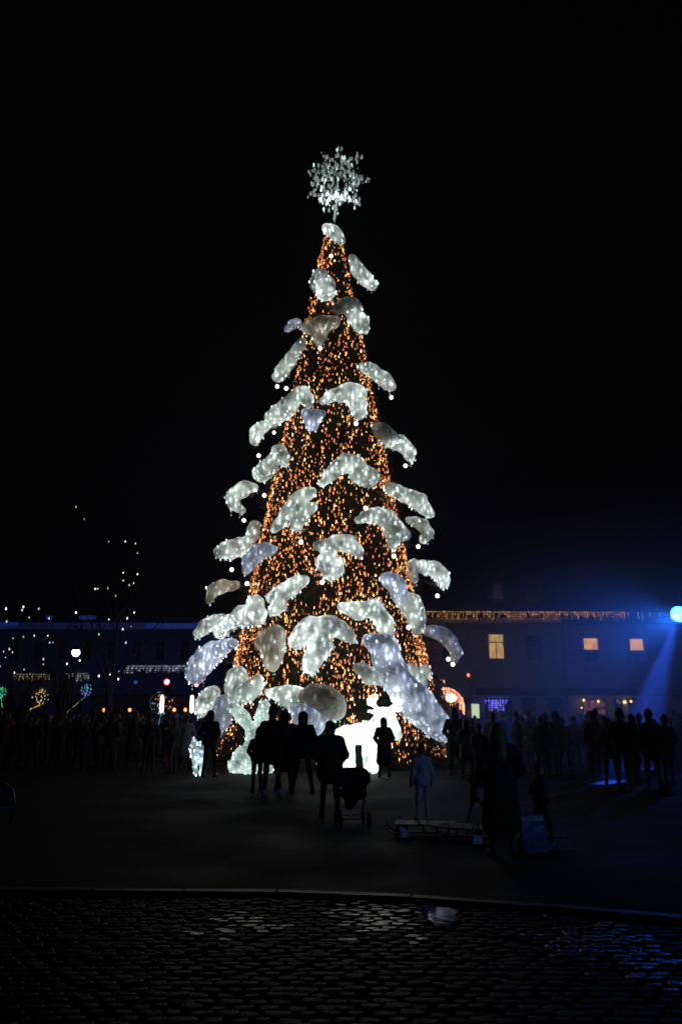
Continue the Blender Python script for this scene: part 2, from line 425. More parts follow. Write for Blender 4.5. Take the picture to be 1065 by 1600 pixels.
# snow cushions -------------------------------------------------------------
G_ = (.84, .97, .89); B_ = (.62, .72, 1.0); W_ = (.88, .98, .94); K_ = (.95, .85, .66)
CUSH = [
 ('tiny snow cushion capping the very tip of the tree', W_, .55, .35, [[(512,357,9),(522,363,9),(534,377,6)]]),
 ('small snow cushion poking out right just under the treetop', W_, .75, .4, [[(551,403,7,.08),(556,420,8,.5),(568,433,9),(580,445,9)]]),
 ('round snow cushion with shaded hood on the upper left', W_, .5, .4, [[(502,432,13,.15),(496,446,12,.4)],[(508,447,15),(509,455,15)]]),
 ('brown-topped snow cushion near the right edge in the upper tree', G_, .45, .35, [[(528,482,9,.03),(545,476,12,.03),(556,482,10,.1)],[(550,490,10),(563,503,12),(567,513,9)]]),
 ('little lilac snow cushion sticking out of the upper left edge', B_, .28, .3, [[(450,513,6),(464,503,7)]]),
 ('beige snow cushion with painted warm glow in the middle of the upper tree', K_, .16, .5, [[(480,512,10),(500,510,14),(524,502,9)],[(500,520,12),(498,534,8)]]),  # not lit inside; warm light of nearby bulbs put into its emission
 ('long narrow grey snow cushion sloping down the upper left edge', G_, .35, .3, [[(474,533,6,.3),(462,550,8,.6),(446,572,10),(434,588,9)]]),
 ('slim snow cushion drooping off the upper right edge', G_, .38, .3, [[(567,572,7),(582,580,10),(598,592,10),(611,604,8)]]),
 ('two-lobed snow cushion on the left edge above the lilac one', G_, .5, .4, [[(474,614,12),(482,630,7)],[(462,622,11),(446,638,13),(425,655,13)]]),
 ('small bent snow cushion hooking down from the left edge', G_, .5, .3, [[(418,664,7),(402,674,9),(398,690,7)]]),
 ('hand-shaped snow cushion in the centre of the upper half', W_, .6, .5, [[(505,626,6),(522,617,9),(545,612,13),(562,616,12)],[(558,632,14),(561,648,8)]]),
 ('small lilac snow cushion left of centre below the two-lobed one', B_, .4, .55, [[(480,646,9),(488,662,11)],[(490,648,9),(503,647,5,.3)]]),
 ('brown and white snow cushion hooking over the right edge', G_, .4, .35, [[(592,670,11,.03),(606,682,13,.08)],[(606,694,6),(622,690,10),(637,703,9),(641,715,7)]]),
 ('plump snow cushion on the left with a knob on its top', G_, .42, .4, [[(437,706,12),(446,724,6)],[(426,722,12),(408,741,13)]]),
 ('arched snow cushion with a round dark lobe at mid height', G_, .5, .5, [[(504,755,6),(520,738,9),(541,722,12),(560,724,10)],[(563,742,16,.8),(578,746,14,.18)]]),
 ('curled snow cushion like a hook on the middle left edge', G_, .5, .35, [[(396,762,8),(378,765,10),(363,775,8),(366,790,7),(378,797,5)]]),
 ('claw-shaped snow cushion left of centre at mid height', G_, .45, .5, [[(487,768,8),(465,782,11),(446,804,9),(428,828,6)],[(487,792,8),(466,802,14),(463,822,8)]]),
 ('humped snow cushion bulging off the middle right edge', G_, .48, .35, [[(610,762,9,.5),(632,774,9)],[(632,774,10),(655,784,11),(669,802,8)]]),
 ('thin drooping snow cushion tucked under the humped one', G_, .3, .25, [[(640,812,6),(660,820,8),(669,834,7),(660,845,5)]]),
 ('forked snow cushion on the right with a hanging grey lobe', G_, .4, .5, [[(560,812,6),(582,804,10),(603,808,11),(616,828,13),(613,850,8)],[(616,828,13,.5),(632,836,9,.4)]]),
 ('wide pale snow cushion reaching furthest out on the middle left', W_, .5, .35, [[(344,863,9),(364,857,13),(384,850,10)],[(394,838,9,.3),(397,822,9,.3)]]),
 ('dark lilac boomerang snow cushion beside the wide pale one', B_, .25, .55, [[(427,858,7),(407,860,11),(392,876,10),(385,893,6)]]),
 ('bright square snow cushion with a brown side in the tree centre', W_, .62, .55, [[(498,852,8,.05),(514,852,8,.8)],[(525,848,12),(545,850,11),(560,862,8,.25)],[(508,878,15),(521,886,14),(516,898,9)]]),
 ('hooked snow cushion jutting from the right edge over a globe', W_, .6, .35, [[(645,884,8),(675,888,10),(691,898,9),(692,913,7)],[(645,880,6,.4),(646,905,6,.2)]]),
 ('faint grey snow cushion arching off the lower left edge', K_, .22, .3, [[(327,938,5,.5),(334,922,7),(350,916,8),(370,914,6)]]),
 ('very bright straight snow cushion slanting up left of centre', W_, .85, .5, [[(477,905,7),(455,918,11),(428,933,11)],[(436,946,11,.8),(428,952,8,.8)]]),
 ('broad pale snow cushion trailing to the left with two humps', W_, .6, .4, [[(400,944,13),(395,962,12),(375,958,11)],[(404,962,12),(370,968,10),(350,977,12),(342,990,8)]]),
 ('slender snow cushion below the faint grey one on the left edge', W_, .5, .3, [[(310,990,7),(325,977,9),(346,966,8)]]),
 ('snow cushion turning from lilac to green down the right edge', B_, .4, .55, [[(606,905,11),(618,914,13),(626,930,10)]]),
 ('green-tinged snow cushion under the lilac bulge on the right', G_, .38, .45, [[(622,930,10),(640,945,15),(652,964,12),(650,984,8,.7)]]),
 ('long wavy snow cushion right of centre above the giant lilac one', G_, .6, .5, [[(536,948,8),(560,955,11),(585,950,11),(600,972,11),(607,992,8)]]),
 ('large bright two-tier snow cushion in the lower middle', W_, .85, .6, [[(463,1003,11),(484,984,16),(510,980,16),(535,984,10,.3),(549,998,7,.1)],[(505,1008,14),(492,1025,12),(484,1043,11)]]),
 ('dusky blue snow cushion drooping far off the lower right edge', B_, .14, .3, [[(668,985,8),(690,990,9),(706,1004,8),(712,1020,7),(710,1032,4)]]),
 ('big lilac snow cushion hanging down the lower left edge', B_, .55, .5, [[(305,1056,13),(315,1036,16),(332,1020,14),(355,1008,8),(366,1004,6)]]),
 ('shield-shaped dull snow cushion in the lower left middle', K_, .28, .6, [[(432,992,14,.25),(412,1002,13,1)],[(425,1008,18,.4),(425,1028,12,.9),(425,1040,7)]]),
 ('giant lilac snow cushion sweeping down the lower right side', B_, .5, 1.0, [[(578,1000,10),(600,1015,20),(608,1040,18),(625,1070,20),(650,1098,23),(678,1128,19),(701,1150,10)]]),
 ('grey snow cushion lying behind the giant lilac one', G_, .38, .55, [[(562,1044,9,.08),(578,1056,11,.7),(600,1056,12)],[(640,1050,13),(652,1066,14)]]),
 ('tiny pale snow cushion by the lower right edge', W_, .3, .3, [[(664,1044,6),(665,1056,7)]]),
 ('lumpy grey snow cushion above the glowing rabbit', G_, .38, .7, [[(372,1058,15),(370,1080,15),(388,1084,12)],[(396,1076,11),(404,1062,8)]]),
 ('small pale snow cushion low on the far left', W_, .55, .4, [[(334,1082,10),(322,1098,12),(313,1112,8)]]),
 ('slate blue snow cushion behind the lone dark-coated man', B_, .17, .6, [[(352,1098,12),(346,1118,13),(338,1145,8)]]),
 ('fringed snow cushion between the rabbit and the brown one', G_, .5, .6, [[(422,1082,7),(448,1086,11),(470,1084,9)],[(448,1094,8),(455,1108,5)]]),
 ('wide brown snow cushion with painted warm glow left of the glowing reindeer', K_, .06, .9, [[(488,1094,20),(505,1096,22),(522,1106,18)]]),  # faint emission stands in for neighbouring bulbs shining on dark cloth
 ('blue-white snow cushion half hidden by the hooded man', B_, .35, 1.0, [[(462,1108,8),(480,1118,17),(500,1120,14)],[(470,1128,14),(492,1138,12)]]),
]
cush_objs = []
for ci, (lab, tint, power, outp, chains) in enumerate(CUSH):
    prims = []; ctr = []
    flat = [q for ch in chains for q in ch]
    base = cone_pt(flat[0][0], flat[0][1], outp)
    root = empty('snow_cushion', base, lab, 'snow cushion', 'lit snow cushions hung on the tree')
    lobes = []
    for ch in chains:
        P_ = []
        for q in ch:
            p = cone_pt(q[0], q[1], outp) - base; s_ = (p.y+base.y)/F*1.02
            P_.append((tuple(p), q[2]*s_*1.07, q[3] if len(q) > 3 else 1.0))
        if len(P_) == 1: P_.append(P_[0])
        for a, b in zip(P_[:-1], P_[1:]):
            # split the link so that the lit value can change along it
            for h0, h1 in ((0, .5), (.5, 1)):
                A = tuple(np.array(a[0])*(1-h0)+np.array(b[0])*h0); B = tuple(np.array(a[0])*(1-h1)+np.array(b[0])*h1)
                prims.append((A, B, a[1]*(1-h0)+b[1]*h0, a[1]*(1-h1)+b[1]*h1, 1.0, a[2]*(1-(h0+h1)/2)+b[2]*(h0+h1)/2))
    me = sdf_mesh('cloth_shell', prims, .05, k=.16, bumps=.03, bfreq=3.0)
    me.materials.append(M['cloth']); sh = link('cloth_shell', me, root); sh.color = (*tint, power)
    # fairy bulbs tied over the lit cloth, mostly towards the lower rim, and a short icicle fringe
    n = len(me.vertices); co = np.zeros(n*3); me.vertices.foreach_get('co', co); co = co.reshape(-1, 3)
    no_ = np.zeros(n*3); me.vertices.foreach_get('normal', no_); no_ = no_.reshape(-1, 3)
    lt = np.zeros(n); me.attributes['lit'].data.foreach_get('value', lt)
    front = (no_[:, 1] < .35); lowish = (no_[:, 2] < .25)
    wgt = front * lt * (lowish*1.0 + .22); wgt = wgt/wgt.sum()
    area = n * .05**2; cnt_ = int(min(42, max(5, area*4*min(1, power*2.2))))
    pick = rng.choice(n, cnt_, p=wgt); pp = co[pick] + no_[pick]*.03
    bm_ = MB(); bulbs(bm_, pp, .020, .042, [random.choices((0, 1), (1.3 if power > .3 else .4, 2))[0] for _ in pick])
    low = np.argsort(co[:, 2] + rng.normal(0, .15, n))[:max(6, n//6)]
    for q in rng.choice(low, min(4, 1+n//500)):
        p = co[q]; L_ = random.uniform(.10, .26)
        bm_.tube([p, p - np.array((0, 0, L_))], .004, 3, False, mi=2)
        bulbs(bm_, [p - np.array((0, 0, t)) for t in np.arange(.08, L_, .11)], .010, .026, None if False else [1]*len(np.arange(.08, L_, .11)))
    o = bm_.build('icicle_lights', [WHITE[0], WHITE[1], M['wire']], root); tag(o, kind='stuff')
    cx = sum(q[0] for q in flat)/len(flat); cy = sum(q[1] for q in flat)/len(flat)
    cush_objs.append((cx, cy, lab))
    # the fir bough that carries this cushion
    mid = flat[len(flat)//2]; e1 = cone_pt(mid[0], mid[1], outp*.5) ; far = max(flat, key=lambda q: abs(q[0]-520)); e2 = cone_pt(far[0], far[1], outp*.7)
    rt = Vector((AX.x + (e1.x-AX.x)*.25, AX.y + (e1.y-AX.y)*.25, e1.z + .5)); pts = [rt - AX, rt.lerp(e1, .6) - AX + Vector((0, 0, .05)), e1 - AX - Vector((0, 0, .05)), e2 - AX - Vector((0, 0, .08))]
    bo = MB(); bo.tube(pts, [.05, .04, .025, .012], 6)
    for q in range(70):
        t_ = random.uniform(.25, 1)*3; k_ = min(2, int(t_)); p_ = np.array(pts[k_].lerp(pts[k_+1], t_-k_)); dr = np.array(pts[k_+1]-pts[k_]); dr = dr/max(np.linalg.norm(dr), 1e-6)
        sd = rng.normal(0, 1, 3); sd[2] = -abs(sd[2])*.6; sd /= np.linalg.norm(sd); e_ = p_ + (sd*.8 + dr*.5)*random.uniform(.15, .34)
        for j_ in range(4):
            c_ = p_ + (e_-p_)*j_/4; o2 = np.cross(sd, dr)*.07*(1 if j_ % 2 else -1)
            bo.add([c_, c_ + (e_-p_)*.22, c_ + (e_-p_)*.38 + o2], [(0, 1, 2)], 1)
    bo.build('bough', [M['bark'], M['needle']], tree)

# globe lamps hanging in the tree
GL = [(517,400,'just under the treetop cushion'),(500,544,'under the beige cushion'),(433,604,'at the tip of the long narrow cushion'),(447,607,'right of the tip of the long narrow cushion'),
 (611,621,'off the slim cushion on the upper right'),(556,662,'below the hand-shaped cushion'),(428,676,'inside the bend of the left hook'),(404,712,'below the small left hook'),
 (633,728,'below the brown and white hook on the right'),(571,794,'below the round dark lobe'),(413,774,'right of the curled left cushion'),(381,813,'below the curled left cushion'),
 (470,847,'below the claw-shaped cushion'),(653,854,'off the middle right edge'),(615,869,'under the forked cushion on the right'),(362,890,'below the wide pale cushion'),
 (503,910,'below the bright square cushion'),(386,912,'below the dark lilac boomerang'),(683,931,'below the hooked cushion on the right'),(603,982,'left of the green-tinged cushion'),
 (638,980,'against the green-tinged cushion'),(427,1044,'at the point of the shield-shaped cushion'),(489,1073,'above the wide brown cushion'),(700,1030,'upper of two off the dusky blue cushion'),
 (707,1038,'lower of two off the dusky blue cushion'),(307,1070,'tinted pink under the big lilac cushion')]
for gx, gy, gl in GL:
    p = cone_pt(gx, gy, .55); r = .072 if gx != 428 else .06
    t = empty('globe_lamp', p, 'small white glowing globe lamp ' + gl if gx != 307 else 'small glowing globe lamp ' + gl, 'globe lamp', 'glowing globes hung on the tree')
    mb = MB(); mb.lathe([(.001, -r), (r*.5, -r*.87), (r*.87, -r*.5), (r, 0), (r*.87, r*.5), (r*.5, r*.87), (.02, r)], 12); mb.build('globe', M['globe_pink'] if gx == 307 else M['globe'], t, True)
    mb = MB(); mb.lathe([(.025, r-.01), (.025, r+.04), (.001, r+.045)], 8); mb.build('cap', M['steel'], t)
    mb = MB(); mb.tube([(0, 0, r+.03), (0, .25, r+.42)], .004, 4); mb.build('cord', M['wire'], t)

# ------------------------------------------------------------------ light sculptures
DS = 24.4
def sculpt(name, lab, cat, base_px, chains, tint, power, vox=.03, depth=DS, k=.06):
    b0 = ground(*base_px); b0 = Vector((at(base_px[0], 1120, depth).x, depth, 0))
    root = empty(name, b0, lab, cat); prims = []
    for ch in chains:
        dz = ch[0]; P_ = []
        for q in ch[1]:
            p = at(q[0], q[1], depth + dz) - b0; P_.append((tuple(p), q[2]*depth/F))
        for a, b in zip(P_[:-1], P_[1:]): prims.append((a[0], b[0], a[1], b[1], 1.0))
    me = sdf_mesh('body', prims, vox, k=k, bumps=.006, bfreq=7); me.materials.append(M['tinsel'])
    o = link('body', me, root); o.color = (*tint, power)
    n = len(me.vertices); co = np.zeros(n*3); me.vertices.foreach_get('co', co); co = co.reshape(-1, 3)
    no_ = np.zeros(n*3); me.vertices.foreach_get('normal', no_); no_ = no_.reshape(-1, 3)
    zmin = co[:, 2].min()
    pick = rng.choice(n, min(110, n//40)); bm_ = MB(); bulbs(bm_, co[pick] + no_[pick]*.02, .016, .03, [random.choice((0, 1)) for _ in pick])
    tag(bm_.build('fairy_lights', WHITE, root), kind='stuff')
    root.location.z -= zmin + .0
    return root
# reindeer: body, four legs, neck, drooping head, ears, tail, branching antlers
FY = 1201
deer = sculpt('light_up_reindeer', 'brilliant white light-up reindeer with antlers standing before the tree', 'reindeer figure', (565, 1205), [
 (0, [(540,1150,16),(560,1146,15),(582,1143,17)]),
 (0, [(582,1143,16),(592,1130,13),(600,1117,10)]),
 (0, [(600,1116,11),(608,1120,10),(617,1140,8),(620,1149,7)]),
 (-.10, [(538,1156,12),(540,1178,8),(543,FY,6)]), (.22, [(542,1156,12),(547,1178,7),(549,FY,6)]),
 (-.10, [(584,1156,12),(583,1178,8),(585,FY,6)]), (.22, [(576,1158,11),(573,1178,7),(574,FY,6)]),
 (0, [(528,1142,4),(526,1150,3)]),
 (-.08, [(594,1112,3),(586,1116,2)]), (.1, [(609,1113,3),(615,1111,2)]),
 (-.1, [(598,1108,3.5),(590,1108,3),(583,1100,3),(579,1088,2.5)]), (-.1, [(583,1100,3),(576,1098,2.5),(574,1092,2)]), (-.1, [(590,1108,3),(582,1112,2.5),(577,1110,2)]), (-.1, [(583,1098,2.5),(588,1090,2),(588,1086,1.6)]),
 (.1, [(604,1108,3.5),(610,1107,3),(618,1100,3.2),(621,1086,2.5)]), (.1, [(618,1100,3),(625,1098,2.5),(626,1092,2)]), (.1, [(612,1106,3),(622,1109,2.5),(627,1106,2)]), (.1, [(617,1098,2.5),(612,1090,2.4),(613,1084,1.8)]),
], (.86, 1.0, .97), 1.7, vox=.025, k=.05)
rabbit = sculpt('light_up_rabbit', 'tall pale light-up rabbit with long ears in a V at left', 'rabbit figure', (385, 1205), [
 (0, [(366,1104,9),(380,1120,10),(392,1138,7)]), (0, [(413,1102,9),(409,1118,10),(402,1136,7)]),
 (0, [(394,1142,11),(396,1152,11)]),
 (0, [(393,1158,9),(392,1170,13),(390,1184,18)]),
 (-.1, [(378,1178,12),(374,1188,13)]),
 (-.25, [(366,1196,10),(374,1194,11),(384,1198,8)]),
 (-.3, [(384,1199,8),(396,1198,8)]), (-.1, [(408,1190,12),(418,1199,8)]),
 (-.2, [(396,1162,5),(404,1172,5),(406,1182,4)]),
], (.72, .97, .88), .55, vox=.03)
small = sculpt('light_up_cub', 'small icy blue light-up animal figure half hidden behind the lone man', 'animal figure', (308, 1200), [
 (0, [(304,1151,4),(311,1153,5),(315,1158,5)]), (0, [(303,1158,5),(308,1166,6),(313,1168,6)]), (-.06, [(304,1166,4.5),(305,1180,3.4),(307,1196,3)]), (.06, [(315,1168,4.5),(316,1182,3.4),(317,1197,3)]),
 (0, [(301,1150,3),(298,1156,2)]), (0, [(303,1147,2),(302,1142,1.5)]), (0, [(306,1147,2),(307,1142,1.5)]),
], (.55, .85, 1.0), .45, vox=.02, k=.03, depth=23.4)

# ------------------------------------------------------------------ buildings
M['wall'] = mat('painted_render', (.66, .68, .72), .85, nscale=2.5, namt=.12, bump=.2)
M['wall2'] = mat('dull_render', (.10, .11, .14), .85, nscale=2.5, namt=.15, bump=.2)
M['trim'] = mat('white_trim', (.75, .75, .76), .6, nscale=8, namt=.1)
M['roof'] = mat('tin_roof', (.05, .035, .035), .6, nscale=4, namt=.3)
M['dark'] = mat('dark_interior', (.01, .01, .012), .6, nscale=4)
M['glass'] = mat('dark_glass', (.012, .014, .02), .08, spec=.6)
M['awning'] = mat('black_awning', (.012, .012, .014), .8, nscale=9)
M['stone'] = mat('plinth_stone', (.12, .12, .12), .8, nscale=6, bump=.3)
E_ = {'lamp_warm': emit('lit_blind', (1.0, .60, .22), .55), 'warm2': emit('lit_curtain', (1.0, .46, .13), .9), 'sign': emit('lit_sign', (.78, 1.0, .62), .8),
      'shop': emit('dim_shop_window', (.25, .3, .55), .02), 'shopw': emit('warm_shop_lamp', (1.0, .6, .25), 3.0), 'blue': emit('blue_led', (.15, .12, 1.0), 2.2),
      'shoppink': emit('shop_display_glow', (1.0, .4, .18), .22), 'teal': emit('teal_shop_lamp', (.5, .9, .9), .25)}
for q in ('shoppink', 'shop'):
    t = E_[q].node_tree; b = t.nodes['Principled BSDF']; tc = t.nodes.new('ShaderNodeTexCoord'); no = t.nodes.new('ShaderNodeTexVoronoi'); no.inputs['Scale'].default_value = 3.2
    t.links.new(tc.outputs['Object'], no.inputs['Vector']); mr = t.nodes.new('ShaderNodeMapRange'); mr.inputs['From Min'].default_value = .15; mr.inputs['From Max'].default_value = .75
    mr.inputs['To Min'].default_value = b.inputs['Emission Strength'].default_value*1.3; mr.inputs['To Max'].default_value = 0; t.links.new(no.outputs['Distance'], mr.inputs['Value']); t.links.new(mr.outputs[0], b.inputs['Emission Strength'])
    b.inputs['Base Color'].default_value = (.02, .02, .03, 1); b.inputs['Roughness'].default_value = .1
for q in ('lamp_warm', 'warm2'):   # folds of the blind and curtain in front of the room lamp
    t = E_[q].node_tree; b = t.nodes['Principled BSDF']; tc = t.nodes.new('ShaderNodeTexCoord'); mp = t.nodes.new('ShaderNodeMapping'); mp.inputs['Scale'].default_value = (5, 5, 1.3)
    no = t.nodes.new('ShaderNodeTexNoise'); no.inputs['Scale'].default_value = 1.3; no.inputs['Detail'].default_value = 4; t.links.new(tc.outputs['Object'], mp.inputs['Vector']); t.links.new(mp.outputs[0], no.inputs['Vector'])
    mr = t.nodes.new('ShaderNodeMapRange'); mr.inputs['From Min'].default_value = .35; mr.inputs['From Max'].default_value = .65; st_ = b.inputs['Emission Strength'].default_value
    mr.inputs['To Min'].default_value = st_*.55; mr.inputs['To Max'].default_value = st_*1.3; t.links.new(no.outputs['Fac'], mr.inputs['Value']); t.links.new(mr.outputs[0], b.inputs['Emission Strength'])
def holes_wall(x0, x1, z0, z1, Y, th, holes):
    mb = MB(); X = sorted({x0, x1, *[h[0] for h in holes], *[h[1] for h in holes]}); Z = sorted({z0, z1, *[h[2] for h in holes], *[h[3] for h in holes]})
    for a, b in zip(X[:-1], X[1:]):
        run = None
        for c, d in zip(Z[:-1], Z[1:]):
            hole = any(h[0] <= (a+b)/2 <= h[1] and h[2] <= (c+d)/2 <= h[3] for h in holes)
            if not hole:
                if run is None: run = [c, d]
                else: run[1] = d
            if hole and run: mb.box(a, b, Y, Y+th, *run); run = None
        if run: mb.box(a, b, Y, Y+th, *run)
    return mb
def window(parent, x0, x1, z0, z1, Y, upper, lower, split=.5, surround=True, label=None, fm='trim'):
    wn = MB(); t = .07; zs = z0 + (z1-z0)*split
    wn.box(x0, x0+t, Y+.06, Y+.14, z0, z1); wn.box(x1-t, x1, Y+.06, Y+.14, z0, z1); wn.box(x0+t, x1-t, Y+.06, Y+.14, z0, z0+t); wn.box(x0+t, x1-t, Y+.06, Y+.14, z1-t, z1)
    wn.box(x0+t, x1-t, Y+.06, Y+.14, zs-.035, zs+.035); xm = (x0+x1)/2; wn.box(xm-.03, xm+.03, Y+.07, Y+.13, z0+t, zs-.035)
    if surround:
        s = .14
        wn.box(x0-s, x0, Y-.04, Y+.05, z0-.0, z1+s); wn.box(x1, x1+s, Y-.04, Y+.05, z0, z1+s); wn.box(x0, x1, Y-.04, Y+.05, z1, z1+s); wn.box(x0-s-.05, x1+s+.05, Y-.10, Y+.05, z0-.1, z0)
    o = wn.build('window', M[fm], parent)
    if label: o['label'] = label
    for a, b, c, d, m in ((x0+t, xm-.03, z0+t, zs-.035, lower), (xm+.03, x1-t, z0+t, zs-.035, lower), (x0+t, x1-t, zs+.035, z1-t, upper)):
        p = MB(); p.box(a, b, Y+.10, Y+.115, c, d); p.build('pane', m, o)
YB = 60.0
def X_(x, y=1000): return at(x, y, YB).x
def Z_(y, x=850): return at(x, y, YB).z
rb = empty('town_house', (X_(860), YB, 0), 'long pale two-storey building with lit windows and shops right of the tree', 'building')
OFF = Vector((X_(860), YB, 0))
def loc(o): o.matrix_parent_inverse = Matrix.Translation(-OFF); return o
class R: pass
bx0, bx1 = X_(640), X_(1230)
wins = [(690, 713, 990, 1030, 'dim'), (762, 787, 990, 1030, 'blind'), (819, 846, 991, 1033, 'dark'), (910, 934, 996, 1035, 'half'), (982, 1005, 997, 1036, 'half2'), (1068, 1092, 997, 1036, 'dark'), (1130, 1155, 997, 1036, 'dark')]
hz = [(X_(a), X_(b), Z_(d), Z_(c)) for a, b, c, d, _ in wins]
shops = [(752, 795, 'blue'), (808, 832, 'dark'), (848, 872, 'dark'), (902, 938, 'warm'), (950, 964, 'dark'), (972, 996, 'lamp'), (1004, 1052, 'blueglass'), (1070, 1110, 'dark'), (695, 728, 'dark')]
zsh0, zsh1 = .45, Z_(1091)
hs = [(X_(a), X_(b), zsh0, zsh1) for a, b, _ in shops]
zc0 = Z_(974)
loc(holes_wall(bx0, bx1, 0.0, zc0, YB, .3, hz + hs).build('wall', M['wall'], rb))
mb = MB(); mb.box(bx0, bx1, YB+3, YB+3.2, 0, zc0-.1); mb.box(bx0, bx1, YB+.3, YB+3, 3.3, 3.45); loc(mb.build('interior', M['dark'], rb))
mb = MB(); mb.box(bx0-.2, X_(876), YB-.35, YB+.3, zc0, Z_(966)); mb.box(bx0-.1, X_(876), YB-.15, YB+.3, zc0-.22, zc0-.003); loc(mb.build('cornice', M['trim'], rb))
mb = MB(); mb.box(X_(877), bx1+.2, YB-.25, YB+.3, zc0, Z_(966)-.05); loc(mb.build('cornice', M['wall2'], rb))
mb = MB(); zr0 = Z_(966)+.004; mb.add([(bx0-.3, YB-.4, zr0), (bx1+.3, YB-.4, zr0), (bx1+.3, YB+6.5, zr0+4.2), (bx0-.3, YB+6.5, zr0+4.2), (bx1+.3, YB+13, zr0), (bx0-.3, YB+13, zr0)], [(0, 1, 2, 3), (3, 2, 4, 5), (0, 3, 5), (1, 4, 2), (0, 5, 4, 1)]); loc(mb.build('roof', M['roof'], rb))
for a, b, nm in ((765, 787, 1), (822, 842, 0)):
    mb = MB(); x0, x1 = at(a, 920, 62.2).x, at(b, 920, 62.2).x; z0, z1 = at(a, 937, 62.2).z, at(a, 911, 62.2).z
    mb.box(x0, x1, 61.9, 64.5, z0-.5, z1); mb.box(x0-.12, x1+.12, 61.8, 64.6, z1, z1+.1)
    d = loc(mb.build('dormer', M['wall2'], rb)); mb = MB(); mb.box(x0+.15, x1-.15, 61.87, 61.896, z0, z1-.15); mb.build('pane', M['trim'] if nm else M['glass'], d)
for (x0, x1, z0, z1), w_ in zip(hz, wins):
    k_ = w_[4]; sp = .66 if k_ == 'blind' else .5
    up = {'blind': E_['lamp_warm'], 'dark': M['glass'], 'half': E_['warm2'], 'half2': E_['warm2'], 'dim': M['glass']}[k_]; lo_ = E_['lamp_warm'] if k_ == 'blind' else M['glass']
    OB = MB()
    before = set(bpy.data.objects.keys())
    window(rb, x0, x1, z0, z1, YB, up, lo_, sp, True, {'blind': 'window with a fully lit yellow blind', 'half': 'window lit orange in its upper half', 'half2': 'window lit orange at the top beside a curtain'}.get(k_))
for o in list(bpy.data.objects):
    if o.parent == rb and o.name.startswith('window'): loc(o)
for (x0, x1, z0, z1), (_, _, k_) in zip(hs, shops):
    mb = MB(); t = .07
    mb.box(x0, x0+t, YB+.05, YB+.15, z0, z1); mb.box(x1-t, x1, YB+.05, YB+.15, z0, z1); mb.box(x0+t, x1-t, YB+.05, YB+.15, z0, z0+t); mb.box(x0+t, x1-t, YB+.05, YB+.15, z1-t, z1)
    o = loc(mb.build('shop_window', M['black_metal'], rb)); mb = MB(); mb.box(x0+t, x1-t, YB+.09, YB+.11, z0+t, z1-t)
    mb.build('pane', {'warm': E_['shoppink'], 'blueglass': E_['shop'], 'blue': M['glass'], 'lamp': E_['shop']}.get(k_, M['glass']), o)
for a, b in ((740, 876), (880, 1180)):
    mb = MB(); x0, x1 = X_(a), X_(b); z1 = Z_(1075); z0 = Z_(1087)
    mb.add([(x0, YB-.002, z0), (x1, YB-.002, z0), (x1, YB-1.0, z0), (x0, YB-1.0, z0), (x0, YB-.002, z1), (x1, YB-.002, z1), (x1, YB-1.0, z0+.25), (x0, YB-1.0, z0+.25)],
           [(0, 1, 2, 3), (4, 7, 6, 5), (2, 6, 7, 3), (0, 3, 7, 4), (1, 5, 6, 2), (0, 4, 5, 1)]); loc(mb.build('awning', M['awning'], rb))
mb = MB(); mb.box(bx0, bx1, YB-.06, YB-.002, 0, .4); loc(mb.build('plinth', M['stone'], rb))
mb = MB(); mb.tube([(X_(878), YB-.1, 0), (X_(878), YB-.1, zc0)], .06, 8); loc(mb.build('downpipe', M['black_metal'], rb))
# shop lamps
shl = [(911, 1094, .09), (934, 1096, .09), (908, 1106, .06), (975, 1097, .13), (985, 1096, .09), (964, 1095, .08)]
for i, (x, y, r) in enumerate(shl):
    p = at(x, y, YB-.45); mb = MB(); mb.lathe([(.01, -r), (r*.8, -r*.6), (r, 0), (r*.8, r*.6), (.01, r)], 10); o = mb.build('shop_lamp', E_['shopw'] if i != 5 else E_['teal'], rb, True); o.parent = rb; o.location = p - OFF
    mb = MB(); mb.tube([(0, 0, r*.8), (0, .43, r+.1)], .02, 5); mb.build('bracket', M['black_metal'], o)
p = at(742, 1111, YB-1.2)
mb = MB(); mb.box(-.30, .30, -.06, .06, -.52, .52); sg = mb.build('light_box_sign', M['black_metal']); sg.location = p; tag(sg, 'upright white light box sign glowing beside the shop awning', 'sign')
mb = MB(); mb.box(-.27, .27, -.085, -.063, -.49, .49); mb.build('panel', E_['sign'], sg)
mb = MB(); mb.tube([(0, 0, -.52), (0, 0, -p.z)], .04, 8); mb.tube([(0, 0, -p.z), (0, 0, -p.z+.04)], .25, 12); mb.build('post', M['black_metal'], sg)
# eaves string
def icicles(name, lab, xa, xb, yf, Y, mats, wts, n, drop, rr, hh, cat='string lights'):
    mb = MB(); a = at(xa, yf(xa), Y); b = at(xb, yf(xb), Y); root = empty(name, a, lab, cat)
    mb.tube([(0, 0, 0), tuple(b-a)], .012, 5); mb.build('cable', M['wire'], root)
    mb = MB(); pts = []
    for i in range(n):
        t = (i+random.random()*.8)/n; p = a.lerp(b, t) - a; L_ = random.uniform(.05, drop)
        mb.tube([tuple(p), (p.x, p.y, p.z-L_)], .004, 3, False, mi=len(mats))
        for z in np.arange(.03, L_, .16): pts.append((p.x, p.y, p.z - z))
    bulbs(mb, pts, rr, hh, [random.choices(range(len(mats)), wts)[0] for _ in pts]); tag(mb.build('icicle_bulbs', mats + [M['wire']], root), kind='stuff')
EV = [emit('eave_amber', (1.0, .5, .14), .7), emit('eave_dim', (.9, .4, .12), .35)]
EW = [emit('eave_white', (.6, .75, 1.0), .5), emit('eave_white_dim', (.5, .6, .8), .2)]
